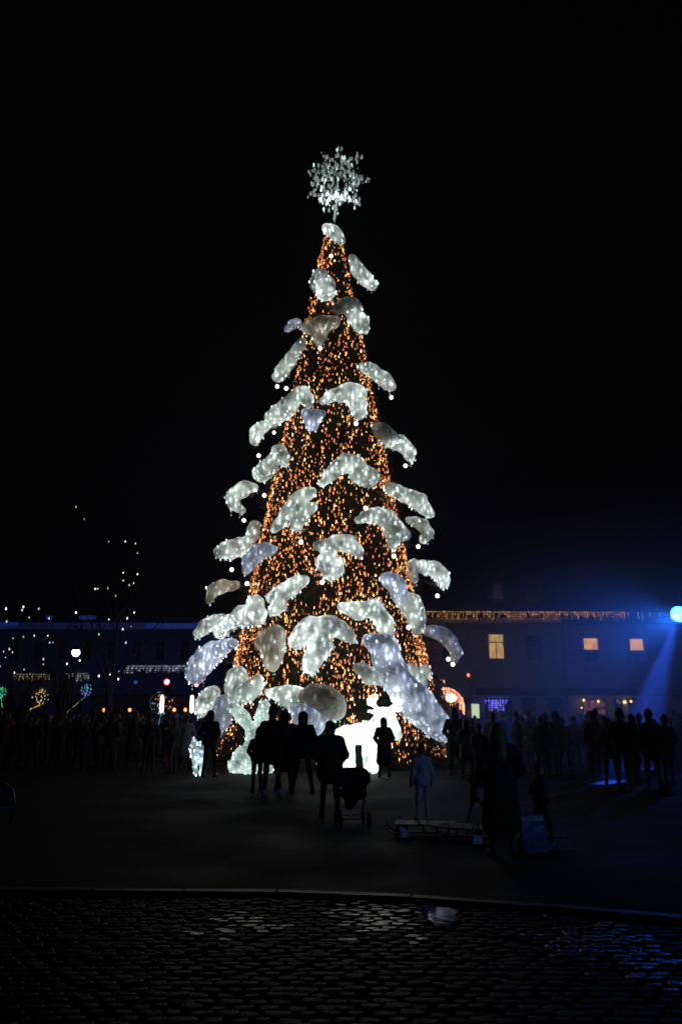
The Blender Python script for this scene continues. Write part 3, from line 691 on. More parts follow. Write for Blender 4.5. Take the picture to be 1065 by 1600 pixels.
icicles('icicle_lights', 'long amber icicle light chain along the eaves of the right building', 655, 975, lambda x: 955 + (x-655)*.004, YB-.6, EV, (2, 3), 170, .6, .028, .06)
icicles('icicle_lights', 'sparse bluish icicle lights along the far right eaves', 978, 1130, lambda x: 957, YB-.6, EW, (1, 2), 14, .8, .05, .09)
icicles('icicle_lights', 'blue and white curtain lights in the shop window under the awning', 757, 792, lambda x: 1094, YB-.4, [E_['blue'], EW[0]], (5, 1), 16, .85, .035, .06)

# left building
YL = 62.0
lb = empty('terrace_building', (at(120, 1000, YL).x, YL, 0), 'dark flat-roofed building with blue-lit cornice left of the tree', 'building')
OFF = Vector(lb.location)
xl = lambda x: at(x, 1000, YL).x; zl = lambda y: at(150, y, YL).z
lw = [(-60+i*38, -60+i*38+15) for i in range(10)]
hz = [(xl(a), xl(b), zl(1032), zl(1000)) for a, b in lw]; hs = [(xl(-60+i*52), xl(-20+i*52), .5, zl(1085)) for i in range(7)]
loc(holes_wall(xl(-120), xl(345), 0, zl(984), YL, .3, hz + hs).build('wall', M['wall2'], lb))
mb = MB(); mb.box(xl(-120), xl(345), YL+3, YL+3.2, 0, zl(990)); loc(mb.build('interior', M['dark'], lb))
mb = MB(); mb.box(xl(-120), xl(345), YL-.4, YL+.3, zl(984), zl(975)); mb.box(xl(-120), xl(345), YL+2, YL+10, zl(975)+.003, zl(968)); mb.box(xl(-120), xl(345), YL-.2, YL+10, zl(975)-.02, zl(975)+.002); loc(mb.build('cornice', M['trim'], lb))
mb = MB(); mb.box(xl(-120), xl(345), YL+1.9, YL+10, zl(968), zl(960)); loc(mb.build('roof', M['roof'], lb))
mb = MB(); mb.box(xl(-120), xl(345), YL-1.1, YL-.002, zl(1052), zl(1044)); loc(mb.build('canopy', M['wall2'], lb))
for i, h in enumerate(hz): window(lb, *h, YL, M['glass'], M['glass'], .6, True, None, 'wall2')
for o in list(bpy.data.objects):
    if o.parent == lb and o.name.startswith('window'): loc(o)
for x0, x1, z0, z1 in hs:
    mb = MB(); t = .08
    mb.box(x0, x0+t, YL+.05, YL+.15, z0, z1); mb.box(x1-t, x1, YL+.05, YL+.15, z0, z1); mb.box(x0+t, x1-t, YL+.05, YL+.15, z0, z0+t); mb.box(x0+t, x1-t, YL+.05, YL+.15, z1-t, z1)
    o = loc(mb.build('shop_window', M['black_metal'], lb)); mb = MB(); mb.box(x0+t, x1-t, YL+.09, YL+.11, z0+t, z1-t); mb.build('pane', M['glass'], o)
icicles('icicle_lights', 'pale icicle lights under the canopy of the dark left building', 195, 292, lambda x: 1040, YL-1.2, [emit('pale_eave', (.8, .85, 1), .7), emit('pale_eave_dim', (.7, .75, .9), .2)], (1, 3), 75, .6, .025, .05)
icicles('icicle_lights', 'short dim icicle lights behind the left lamp', 104, 140, lambda x: 1052, YL-1.2, [emit('pale_eave2', (.8, .85, .9), .5), emit('pale_eave_dim2', (.7, .75, .8), .15)], (1, 3), 26, .7, .025, .05)
icicles('icicle_lights', 'yellowish icicle lights at the far left behind the trees', 20, 80, lambda x: 1053, YL-1.2, [emit('pale_eave3', (.9, .8, .6), .5), emit('yel_eave_dim3', (1, .7, .3), .25)], (1, 3), 36, .6, .025, .05)

BSm = emit('painted_blue_light', (.03, .12, 1.0), .09)  # blue lamplight on the cornice, put in as self-glowing strips
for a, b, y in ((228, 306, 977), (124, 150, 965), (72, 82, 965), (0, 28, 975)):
    p = at(a, y, YL-.46); q = at(b, y, YL-.46); mb = MB(); mb.box(0, q.x-p.x, 0, .05, -.14, .14); o = mb.build('painted_light_strip', BSm, lb); o.location = p - OFF
# a low stall with an orange light arch, right of the tree
M['stallwood'] = mat('stall_wood', (.10, .06, .035), .7, nscale=10, bump=.3)
def stall(x, Y, lab, lampcol, w_=2.6):
    b = Vector((at(x, 1120, Y).x, Y, 0)); t = empty('market_stall', b, lab, 'market stall')
    mb = MB(); mb.box(-w_/2, w_/2, 0, .06, 0, 1.0); mb.box(-w_/2, -w_/2+.06, .06, 1.6, 0, 2.1); mb.box(w_/2-.06, w_/2, .06, 1.6, 0, 2.1); mb.box(-w_/2, w_/2, 1.6, 1.66, 0, 2.1); mb.build('cabin', M['stallwood'], t)
    mb = MB(); mb.box(-w_/2-.1, w_/2+.1, -.15, .35, 1.0, 1.06); mb.build('counter', M['stallwood'], t)
    mb = MB(); mb.add([(-w_/2-.2, -.4, 2.1), (w_/2+.2, -.4, 2.1), (w_/2+.2, .9, 2.75), (-w_/2-.2, .9, 2.75), (w_/2+.2, 2.0, 2.1), (-w_/2-.2, 2.0, 2.1)], [(0, 1, 2, 3), (3, 2, 4, 5), (0, 3, 5), (1, 4, 2), (0, 5, 4, 1)]); mb.build('roof', M['roof'], t)
    for sx_ in (-w_*.28, w_*.28):
        mb = MB(); mb.lathe([(.01, -.1), (.07, -.07), (.09, 0), (.05, .08), (.01, .1)], 10, (sx_, -.1, 1.98)); mb.tube([(sx_, -.1, 2.06), (sx_, -.1, 2.12)], .01, 5, mi=1); mb.build('lamp', [lampcol, M['black_metal']], t, True)
    return t
OR = emit('stall_orange_lamp', (1.0, .42, .15), 2.2)
stall(183, 47, 'wooden market stall with two small orange lamps among the left crowd', OR)
stall(281, 46, 'wooden market stall with two orange lamps close to the tree', OR, 1.1)
# orange lit arch / kiosk right
Y = 40.0; b = Vector((at(710, 1120, Y).x, Y, 0)); kt = empty('food_kiosk', b, 'small kiosk with a glaring lamp and an arched amber light fringe right of the tree', 'kiosk')
def loc3(x, y, Y_=Y): return tuple(at(x, y, Y_) - b)
zt = at(710, 1090, Y).z
mb = MB(); mb.box(-.75, -.68, -.2, 1.5, 0, zt); mb.box(.68, .75, -.2, 1.5, 0, zt-.3); mb.box(-.75, .75, 1.5, 1.56, 0, zt); mb.box(-.68, .68, -.2, -.14, 0, 1.0); mb.build('cabin', M['stallwood'], kt)
arc = [loc3(x, y, Y-.25) for x, y in ((692, 1075), (698, 1074), (706, 1076), (715, 1082), (722, 1091), (725, 1103))]
mb = MB(); mb.tube(arc, .03, 6); mb.build('arch', M['black_metal'], kt)
mb = MB(); mb.add([tuple(Vector(p)+Vector((0, .03, 0))) for p in arc] + [tuple(Vector(p)+Vector((0, 1.6, .1))) for p in arc], [(i, i+1, i+7, i+6) for i in range(5)]); mb.build('canopy', M['roof'], kt)
mb = MB(); pts = []
for i in range(34):
    t = i/34*5; k_ = int(t); p = Vector(arc[k_]).lerp(Vector(arc[k_+1]), t-k_)
    for z in np.arange(.05, random.uniform(.2, .8), .12): pts.append((p.x, p.y-.05, p.z-z))
for i in range(14): p = loc3(random.gauss(692, 1.6), random.uniform(1062, 1095), Y-.28); pts.append(p)
bulbs(mb, pts, .015, .05, [random.choice((0, 1, 1, 3)) for _ in pts]); tag(mb.build('light_fringe', WARM, kt), kind='stuff')
mb = MB(); p = loc3(704, 1090, Y-.05); mb.lathe([(.01, -.22), (.2, -.16), (.28, 0), (.2, .12), (.01, .2)], 14, p); mb.build('lamp', emit('glaring_lamp', (1.0, .72, .45), 4.5), kt, True)
p = at(731, 1055, 42); o = empty('red_beacon', (p.x, p.y, 0), 'tiny red beacon lamp on a thin pole behind the kiosk', 'beacon')
mb = MB(); mb.tube([(0, 0, 0), (0, 0, p.z-.08)], .03, 6); mb.build('pole', M['black_metal'], o); mb = MB(); mb.lathe([(.01, -.08), (.07, -.05), (.08, .03), (.01, .09)], 10, (0, 0, p.z)); mb.build('lens', emit('red_beacon_light', (1, .16, .07), 3), o)

# street lamp, traffic light, tube lamps, blue dot lamp
p = at(119, 1019, 42); o = empty('street_lamp', (p.x, p.y, 0), 'white street lamp shining between the bare trees on the left', 'street lamp')
mb = MB(); mb.tube([(0, 0, 0), (0, 0, .8), (0, 0, p.z-.25)], [.09, .06, .045], 10); mb.build('pole', M['black_metal'], o)
mb = MB(); mb.lathe([(.01, -.22), (.12, -.2), (.2, -.05), (.19, .08), (.1, .17), (.01, .2)], 14, (0, 0, p.z)); mb.build('globe', emit('street_globe', (.92, 1.0, .96), 9), o, True)
mb = MB(); mb.lathe([(.2, .10), (.16, .24), (.02, .30), (.01, .36)], 12, (0, 0, p.z)); mb.build('cap', M['black_metal'], o)
p = at(262, 1066, 48); o = empty('traffic_light', (p.x, p.y, 0), 'traffic light showing red to the left of the tree', 'traffic light')
mb = MB(); mb.tube([(0, .1, 0), (0, .1, p.z+.25)], .055, 10); mb.build('pole', M['steel'], o)
mb = MB(); mb.box(-.17, .17, -.12, .05, p.z-.82, p.z+.24); mb.build('housing', M['black_metal'], o)
for i, mm in enumerate((emit('red_signal', (1.0, .03, .05), 60), M['glass'], M['glass'])):
    zz = p.z - i*.34
    mb = MB(); mb.tube([(0, -.13, zz), (0, -.16, zz)], [.14, .12], 16); l = mb.build('lens', mm, o)
    mb = MB(); mb.tube([(0, -.12, zz+.02), (0, -.3, zz+.03)], [.155, .155], 16, False); mb.build('visor', M['black_metal'], l)
TUBE = emit('flame_tube', (1.0, .62, .38), 5.0)
for x, lab in ((252, 'glowing orange-white column lamp behind the coloured balloon'), (299, 'glowing orange-white column lamp just left of the tree')):
    Y = 36.0; z0, z1 = at(x, 1114, Y).z, at(x, 1086, Y).z; b = Vector((at(x, 1120, Y).x, Y, 0)); o = empty('column_lamp', b, lab, 'column lamp')
    mb = MB(); mb.lathe([(.25, 0), (.25, .1), (.09, .9), (.09, z0)], 12); mb.build('stand', M['black_metal'], o)
    mb = MB(); mb.lathe([(.01, z0), (.075, z0+.05), (.085, (z0+z1)/2), (.07, z1-.05), (.01, z1)], 12); mb.build('tube', TUBE, o, True)
    mb = MB(); mb.lathe([(.3, z1+.02), (.04, z1+.14)], 14); mb.build('hood', M['black_metal'], o)
p = at(212, 1066, 55); o = empty('blue_lamp', (p.x, p.y, 0), 'faint round blue lamp on a post left of the traffic light', 'lamp')
mb = MB(); mb.tube([(0, 0, 0), (0, 0, p.z-.12)], .04, 6); mb.build('post', M['black_metal'], o); mb = MB(); mb.lathe([(.01, -.14), (.12, -.08), (.14, 0), (.12, .08), (.01, .14)], 12, (0, 0, p.z)); mb.build('globe', emit('faint_blue', (.08, .22, .8), .25), o, True)

# ------------------------------------------------------------------ bare trees with single white lights
def bare_tree(x, Y, H, lab, bulb_px, crown, seed):
    random.seed(seed); b = Vector((at(x, 1120, Y).x, Y, 0)); t = empty('bare_tree', b, lab, 'tree'); tr = MB(); cr = MB(); tips = []
    tr.tube([(0, 0, 0), (.05, 0, H*.15), (-.03, .02, H*.34)], [.24, .18, .15], 10)
    def br(p, d, L_, r, lv):
        p = Vector(p); pts = [p]; rad = [r]; dd = Vector(d)
        for i in range(4):
            dd = (dd + Vector((random.uniform(-.18, .18), random.uniform(-.18, .18), random.uniform(-.05, .14)))).normalized(); pts.append(pts[-1] + dd*L_/4); rad.append(r*(1-.16*(i+1)))
        cr.tube(pts, rad, 5 if lv > 1 else 4, False)
        if lv == 0: tips.append(pts[-1]); return
        for i in range(3 if lv > 2 else 4):
            a = random.uniform(0, 6.28); e = (dd + Vector((math.cos(a), math.sin(a), random.uniform(-.1, .5)))*.75).normalized(); br(pts[random.choice((2, 3, 4))], e, L_*random.uniform(.6, .78), rad[-1]*.75, lv-1)
    for i in range(6):
        a = i*1.05+random.random(); br((-.03, .02, H*random.uniform(.24, .34)), (math.cos(a)*.6*crown, math.sin(a)*.6*crown, 1), H*.30, .09, 3)
    tr.build('trunk', M['bark'], t); cr.build('crown', M['bark'], t)
    for bx_, by_ in bulb_px:
        p = at(bx_, by_, Y + random.uniform(-1.0, 1.0)) - b
        tp = min(tips, key=lambda q: (q-p).length)
        mb = MB(); bs = random.uniform(.35, .85); mb.add(BV*np.array((.036*bs, .036*bs, .065*bs)), BF); mb.tube([(0, 0, .06), (0, 0, .22)], .006, 3, False, mi=1)
        if (tp-p).length > .2: mb.tube([(0, 0, .22), tuple(((tp-p)*.5)+Vector((0, 0, -.1))), tuple(tp-p)], .006, 3, False, mi=1)
        o = mb.build('hanging_bulb', [WHITE[0] if random.random() < .5 else WHITE[1], M['wire']], t); o.location = p
    random.seed(seed+1)
bare_tree(168, 36, 9.6, 'taller bare tree hung with scattered white bulbs left of the tree', [(119,792),(132,811),(170,846),(196,846),(212,849),(215,864),(193,895),(193,907),(202,914),(209,911),(215,897),(149,920),(153,920),(169,919),(181,931),(119,957),(199,966),(210,957),(205,979),(192,983),(155,991),(197,1004),(155,1056),(172,1054),(186,1049),(185,1061),(170,968)], 1.0, 11)
bare_tree(30, 33, 5.3, 'smaller bare tree with white bulbs at the far left edge', [(10,951),(11,971),(35,953),(37,948),(46,965),(61,951),(37,995),(54,993),(21,997),(75,993),(78,1004),(83,1004),(9,1027),(6,1018),(15,1014),(20,1019),(68,1030),(68,1038),(38,1046),(23,1051),(0,1041)], 1.2, 23)
bare_tree(96, 30, 5.6, 'dark bare tree with thick trunk below the white street lamp', [(125,1032),(105,1037),(77,966)], .7, 31)
random.seed(77)

# ------------------------------------------------------------------ stage light mast (blue)
LP = at(1060, 960, 30.0)
mast = empty('stage_light_mast', (LP.x+.25, LP.y, 0), 'tall mast with a glaring blue stage light at the right edge', 'light mast')
mo = Vector(mast.location)
mb = MB()
for sx_, sy_ in ((-.15, -.15), (.15, -.15), (.15, .15), (-.15, .15)): mb.tube([(sx_, sy_, 0), (sx_, sy_, LP.z+.9)], .025, 8)
for i in range(18):
    z = i*(LP.z+.8)/18; s_ = 1 if i % 2 else -1
    for q in ((-.15, -.15, .15, -.15), (.15, -.15, .15, .15), (.15, .15, -.15, .15), (-.15, .15, -.15, -.15)):
        a, b = ((q[0], q[1]), (q[2], q[3])) if s_ > 0 else ((q[2], q[3]), (q[0], q[1])); mb.tube([(*a, z), (*b, z+(LP.z+.8)/18)], .011, 5)
mb.box(-.5, .5, -.5, .5, 0, .03); mb.build('truss', M['black_metal'], mast)
target = ground(952, 1222); aim = (target - LP).normalized()
BL = emit('blue_lens', (.02, .35, 1.0), 30)
hb = MB(); l0 = LP - mo
hb.tube([tuple(l0 - aim*.62), tuple(l0 - aim*.4), tuple(l0 - aim*.02)], [.18, .32, .32], 24); hd = hb.build('lamp_head', M['black_metal'], mast)
mb = MB(); mb.tube([tuple(l0 - aim*.015), tuple(l0 + aim*.10), tuple(l0 + aim*.17)], [.30, .25, .12], 24); mb.build('lens', BL, hd, True)
mb = MB(); mb.tube([tuple(l0 - aim*.2 + Vector((0, -.2, 0))), tuple(l0 - aim*.2 + Vector((.1, -.22, .3))), tuple(l0 - aim*.2 + Vector((.1, .22, .3))), tuple(l0 - aim*.2 + Vector((0, .2, 0)))], .025, 6); mb.build('yoke', M['black_metal'], hd)
p = at(1054, 960, 30.0) - mo; mb = MB(); mb.box(p.x-.05, p.x+.05, -.1, .1, p.z-.1, p.z+.1); mb.box(p.x+.05, -.17, -.03, .03, p.z-.03, p.z+.03); b2 = mb.build('side_lamp', M['black_metal'], mast)
mb = MB(); mb.box(p.x-.045, p.x+.045, -.125, -.102, p.z-.09, p.z+.09); mb.build('lens', emit('cyan_lens', (.1, .8, 1.0), 8), b2)
def spot(name, loc_, d, size, power, col, rad=.08, blend=.5):
    l = bpy.data.lights.new(name, 'SPOT'); l.energy = power; l.color = col; l.spot_size = math.radians(size); l.spot_blend = blend; l.shadow_soft_size = rad
    o = bpy.data.objects.new(name, l); COL.objects.link(o); o.location = loc_; o.rotation_euler = Vector(d).to_track_quat('-Z', 'Y').to_euler(); return o
spot('blue_beam', LP + aim*.22, aim, 4.6, 42000, (.03, .10, 1.0), .10, 1.0)
spot('blue_beam_wide', LP + aim*.22, (ground(1000, 1200) - LP), 12, 17000, (.03, .12, 1.0), .10, 1.0)
spot('blue_wash', LP + aim*.24, Vector((-.7, .75, -.05)), 125, 6000, (.02, .15, 1.0), .06, .9)
spot('blue_wash_front', LP + aim*.23, Vector((-.55, -.8, -.25)), 110, 300, (.02, .10, 1.0), .06, .9)
# second stage mast a few steps outside the frame: its wash lights the children and the bags from this side
m2 = Vector((8.2, 6.5, 0)); mast2 = empty('stage_light_mast', m2, 'smaller mast with a dim blue stage lamp to the right of the camera', 'light mast')
mb = MB(); mb.tube([(0, 0, 0), (0, 0, 4.4)], .045, 8); mb.tube([(0, 0, 0), (0, 0, .03)], .4, 12); mb.build('pole', M['black_metal'], mast2)
mb = MB(); mb.tube([(.2, -.1, 4.5), (-.12, .05, 4.36)], [.12, .15], 14); mb.build('lamp_head', M['black_metal'], mast2)
spot('blue_wash_side', m2 + Vector((-.2, .09, 4.33)), Vector((-.72, .8, -.42)), 75, 170, (.2, .42, 1.0), .1, .9)

# ------------------------------------------------------------------ people
M['navy'] = mat('navy_cloth', (.012, .014, .025), .9, nscale=20, namt=.3, bump=.4)
M['black'] = mat('black_cloth', (.010, .010, .011), .9, nscale=20, namt=.3, bump=.4)
M['green'] = mat('dark_green_cloth', (.012, .022, .018), .9, nscale=20, namt=.3, bump=.4)
M['brown'] = mat('brown_cloth', (.04, .028, .02), .9, nscale=20, namt=.3, bump=.4)
M['grey'] = mat('grey_cloth', (.13, .13, .14), .9, nscale=20, namt=.2, bump=.4)
M['pale'] = mat('pale_cloth', (.5, .52, .55), .85, nscale=20, namt=.15, bump=.4)
M['tan'] = mat('tan_cloth', (.32, .25, .18), .9, nscale=20, namt=.2, bump=.4)
M['pink'] = mat('pink_cloth', (.5, .10, .2), .9, nscale=20, namt=.2, bump=.4)
M['red'] = mat('dark_red_cloth', (.22, .02, .03), .9, nscale=20, namt=.2, bump=.4)
M['jeans'] = mat('dark_denim', (.018, .022, .04), .9, nscale=30, namt=.3, bump=.4)
M['skin'] = mat('skin', (.42, .26, .19), .6, nscale=30, namt=.08)
M['hair'] = mat('dark_hair', (.018, .012, .008), .5, nscale=40, namt=.4, bump=.6)
M['blond'] = mat('light_brown_hair', (.14, .09, .05), .5, nscale=40, namt=.4, bump=.6)
M['shoe'] = mat('dark_shoe', (.015, .013, .012), .6, nscale=20)
M['wshoe'] = mat('white_trainer', (.6, .6, .6), .6, nscale=20, namt=.1)
def body_prims(H, arms, step, spread, lean=0.0):
    s = H/1.75; P = lambda x, y, z: (x*s, (y + lean*max(0, z-.9))*s, z*s); out = []; j = {}
    for sg in (-1, 1):
        fy = step*sg*.5; hip = (.09*sg, 0, .93); kn = ((.10+spread*.4)*sg, fy*.55+.03, .51); an = ((.10+spread)*sg, fy, .09)
        out += [(P(*hip), P(*kn), .088*s, .062*s, 1), (P(*kn), P(*an), .062*s, .042*s, 1), (P(an[0], fy, .05), P(an[0]+.02*sg, fy+.16, .035), .042*s, .032*s, 1)]
        j[('an', sg)] = P(*an); j[('toe', sg)] = P(an[0]+.02*sg, fy+.16, .035)
        sh = (.185*sg, 0, 1.41)
        if arms == 'pocket': el = (.285*sg, -.06, 1.15); ha = (.185*sg, .10, 1.0)
        elif arms == 'down': el = (.25*sg, -.02, 1.14); ha = (.27*sg, .06, .88)
        elif arms == 'phone': el = (.24*sg, .10, 1.17); ha = (.08*sg, .34, 1.40)
        elif arms == 'raise' and sg == 1: el = (.27, .12, 1.45); ha = (.24, .22, 1.72)
        else: el = (.25*sg, -.02, 1.14); ha = (.27*sg, .06, .88)
        out += [(P(*sh), P(*el), .055*s, .042*s, 1), (P(*el), P(*ha), .042*s, .030*s, 1)]
        d = Vector(P(*ha)) - Vector(P(*el)); d.normalize(); j[('ha', sg)] = (Vector(P(*ha)), d, Vector(P(*el))); j[('sh', sg)] = P(*sh)
        out += [(P(*ha), tuple(Vector(P(*ha)) + d*.06*s), .034*s, .034*s, .8)]
    out += [(P(-.06, 0, .96), P(.06, 0, .96), .115*s, .115*s, .8), (P(0, 0, 1.0), P(0, .0, 1.25), .12*s, .14*s, .75), (P(-.09, 0, 1.33), P(.09, 0, 1.33), .12*s, .12*s, .72),
            (P(-.16, 0, 1.40), P(.16, 0, 1.40), .065*s, .065*s, 1), (P(0, 0, 1.42), P(0, .015, 1.54), .056*s, .054*s, 1),
            (P(0, .01, 1.655), P(0, .015, 1.665), .092*s, .092*s, 1), (P(0, .035, 1.60), P(0, .045, 1.585), .062*s, .055*s, 1),
            (P(0, .10, 1.635), P(0, .122, 1.615), .011*s, .015*s, 1), (P(-.095, .01, 1.635), P(-.095, .0, 1.66), .014*s, .018*s, 1), (P(.095, .01, 1.635), P(.095, .0, 1.66), .014*s, .018*s, 1)]
    j['P'] = P; j['s'] = s; return out, j
def person(loc_, H, lab, rz=0, coat='navy', legs='black', arms='pocket', head='hood', length=.82, step=.12, spread=.05, shoe='shoe', hair='hair', vox=.022, group=None, wide=1.0, lean=0.0, name='person'):
    root = empty(name, loc_, lab, 'person', group, rz)
    pr, j = body_prims(H, arms, step, spread, lean); P = j['P']; s = j['s']
    me = sdf_mesh('body', pr, vox, k=.03*s)
    # fingers, rooted in the palm
    fm = MB()
    for sg in (-1, 1):
        ha, d, el = j[('ha', sg)]; side = d.cross(Vector((0, 0, 1)));
        side = side.normalized() if side.length > .1 else Vector((0, 1, 0)); nrm = d.cross(side)
        for i, (o_, L_) in enumerate(((-.026, .058), (-.009, .07), (.009, .074), (.026, .066))):
            a = ha + d*.07*s + side*o_*s; b = a + d*L_*.55*s; c = b + (d*.7 + nrm*.7)*L_*.45*s; fm.tube([a-d*.02*s, b, c], [.009*s, .0085*s, .006*s], 5)
        a = ha + d*.02*s + side*.03*s; fm.tube([a, a + (side*.6+d*.5)*.04*s, a + (side*.4+d*.9+nrm*.3)*.065*s], [.012*s, .010*s, .008*s], 5)
    n0 = len(me.vertices); n1 = len(me.polygons)
    import bmesh
    bm = bmesh.new(); bm.from_mesh(me); fme = fm.mesh('f', True); bm.from_mesh(fme); bm.to_mesh(me); bm.free(); bpy.data.meshes.remove(fme)
    for q in (M[legs], M['skin'], M[shoe], M['dark']): me.materials.append(q)
    hands = [j[('ha', sg)][0] for sg in (-1, 1)]
    for pl in me.polygons:
        c = pl.center
        if c.z > 1.44*s or pl.index >= n1 or min((c-h).length for h in hands) < .10*s: pl.material_index = 1
        elif c.z < .075*s: pl.material_index = 2
        pl.use_smooth = True
    # eyes and mouth
    link('body', me, root)
    fe = MB()
    for ex in (-.034, .034): fe.lathe([(.001, -.009), (.011, 0), (.001, .009)], 6, P(ex, .094, 1.655))
    fe.tube([P(-.024, .092, 1.575), P(0, .100, 1.573), P(.024, .092, 1.575)], .005*s, 5); fe.build('facial_features', M['hair'], root)
    # coat
    cp = []
    zh = length; wv = wide
    for sg in (-1, 1):
        ha, d, el = j[('ha', sg)]; cp += [(j[('sh', sg)], tuple(el), .075*s*wv, .066*s*wv, 1), (tuple(el), tuple(ha - d*.02*s), .064*s*wv, .050*s, 1)]
        cp += [(P(.07*sg, 0, zh+.08), P(.06*sg, 0, 1.0), (.135 + max(0, .85-zh)*.10)*s*wv, .145*s*wv, .85)]
    cp += [(P(0, 0, 1.0), P(0, 0, 1.26), .165*s*wv, .175*s*wv, .78), (P(-.09, 0, 1.33), P(.09, 0, 1.33), .145*s*wv, .145*s*wv, .8), (P(-.15, 0, 1.39), P(.15, 0, 1.39), .082*s, .082*s, 1), (P(0, -.01, 1.42), P(0, 0, 1.50), .095*s, .078*s, 1)]
    cm = sdf_mesh('coat', cp, vox, k=.04*s, bumps=.004, bfreq=9); cm.materials.append(M[coat]); link('coat', cm, root)
    # head covering
    if head == 'hood': hp = [(P(0, -.025, 1.66), P(0, -.02, 1.68), .118*s, .112*s, 1), (P(0, -.05, 1.50), P(0, -.04, 1.60), .11*s, .11*s, 1)]; hm = coat; nm = 'hood'
    elif head == 'beanie': hp = [(P(0, 0, 1.70), P(0, -.005, 1.735), .102*s, .085*s, 1), (P(0, -.005, 1.80), P(0, -.005, 1.81), .03*s, .03*s, 1)]; hm = coat; nm = 'beanie'
    elif head == 'long': hp = [(P(0, -.015, 1.69), P(0, -.02, 1.70), .103*s, .10*s, 1), (P(0, -.055, 1.60), P(0, -.10, 1.30), .10*s, .10*s, .7), (P(-.07, -.03, 1.62), P(-.09, -.03, 1.36), .05*s, .045*s, 1), (P(.07, -.03, 1.62), P(.09, -.03, 1.36), .05*s, .045*s, 1)]; hm = hair; nm = 'hair'
    else: hp = [(P(0, -.012, 1.69), P(0, -.015, 1.70), .102*s, .097*s, 1), (P(0, -.04, 1.64), P(0, -.045, 1.60), .085*s, .07*s, 1)]; hm = hair; nm = 'hair'
    hmz = sdf_mesh(nm, hp, vox*.9, k=.03*s); hmz.materials.append(M[hm]); link(nm, hmz, root)
    for sg in (-1, 1):
        a = Vector(j[('an', sg)]); tt = Vector(j[('toe', sg)]); a.z = tt.z = .05*s
        sm = sdf_mesh('shoe', [(tuple(a - Vector((0, .03*s, 0))), tuple(tt), .052*s, .042*s, 1), (tuple(a), tuple(a+Vector((0, 0, .07*s))), .05*s, .052*s, 1)], vox, k=.03*s)
        for v in sm.vertices: v.co.z = max(v.co.z, 0.0)
        sm.materials.append(M[shoe]); link('shoe', sm, root)
    return root
def stand(x, yfeet, yhead):
    p = ground(x, yfeet); h = at(x, yhead, p.y).z; return p, h
def P_(x, yf, yh, lab, **k):
    p, h = stand(x, yf, yh); return person(p, h*.985, lab, **k)
P_(326, 1214, 1110, 'lone man in dark jacket with hands in pockets left of the rabbit', coat='navy', head='hood', legs='black', rz=-.3)
P_(289, 1203, 1116, 'person in long pale grey coat standing left of the lone man', coat='grey', head='short', length=.5, arms='down', rz=.2)
P_(401, 1238, 1138, 'shorter person leaning at the left of the dark couple', coat='black', head='beanie', rz=.35, lean=-.1, step=.3)
P_(424, 1245, 1104, 'tall broad man in black coat with white shoes before the rabbit', coat='black', head='beanie', wide=1.12, shoe='wshoe', length=.7)
P_(443, 1236, 1110, 'woman in long dark coat close to the broad man, on his right', coat='navy', head='hood', length=.5, wide=1.05, rz=-.2)
P_(472, 1241, 1112, 'hooded man in navy jacket with legs apart near the centre', coat='navy', head='hood', spread=.12, wide=1.1)
P_(515, 1278, 1127, 'stocky person in dark green jacket left of the reindeer', coat='green', head='short', wide=1.3, length=.72, legs='black')
P_(600, 1214, 1121, 'woman in long black hooded coat in front of the reindeer', coat='black', head='hood', length=.4, arms='pocket', rz=.1)
c6 = P_(661, 1302, 1184, 'small child in dark jacket and pale trousers standing on a sledge', coat='pale', head='beanie', legs='pale', length=.80, arms='down', spread=.05, shoe='pale', rz=.3, vox=.018)
for ch in c6.children:
    if ch.name.startswith('beanie'): ch.data.materials[0] = M['navy']; ch['label'] = 'dark beanie'
c6['label'] = 'small child in pale snowsuit and dark beanie standing on a sledge'
for m_ in (M['pale'],): m_.node_tree.nodes['Principled BSDF'].inputs['Sheen Weight'].default_value = .3
P_(786, 1338, 1130, 'long-haired woman in long dark coat, nearest of all to the camera', coat='black', head='long', length=.35, wide=1.15, hair='blond', rz=.1)
P_(746, 1296, 1180, 'child in tan coat leaning forward beside the long-haired woman', coat='tan', head='beanie', legs='tan', arms='pocket', lean=.25, step=.4, rz=-1.2, length=.7, shoe='pale', vox=.018)
P_(848, 1326, 1192, 'child in brown jacket right of the long-haired woman', coat='brown', head='beanie', legs='brown', shoe='pale', step=.35, rz=-1.3, vox=.018)
P_(712, 1212, 1106, 'dark figure standing under the tip of the giant lilac cushion', coat='black', head='long', length=.5)
P_(738, 1208, 1122, 'person with a pale jacket seen beside the giant cushion tip', coat='grey', head='short', length=.7, rz=.5)
P_(751, 1222, 1132, 'person in dark red jacket behind the long-haired woman', coat='red', head='beanie', rz=.3)
P_(1052, 1206, 1122, 'person in a pink jacket at the right edge of the picture', coat='pink', head='beanie', wide=1.1, rz=.3)
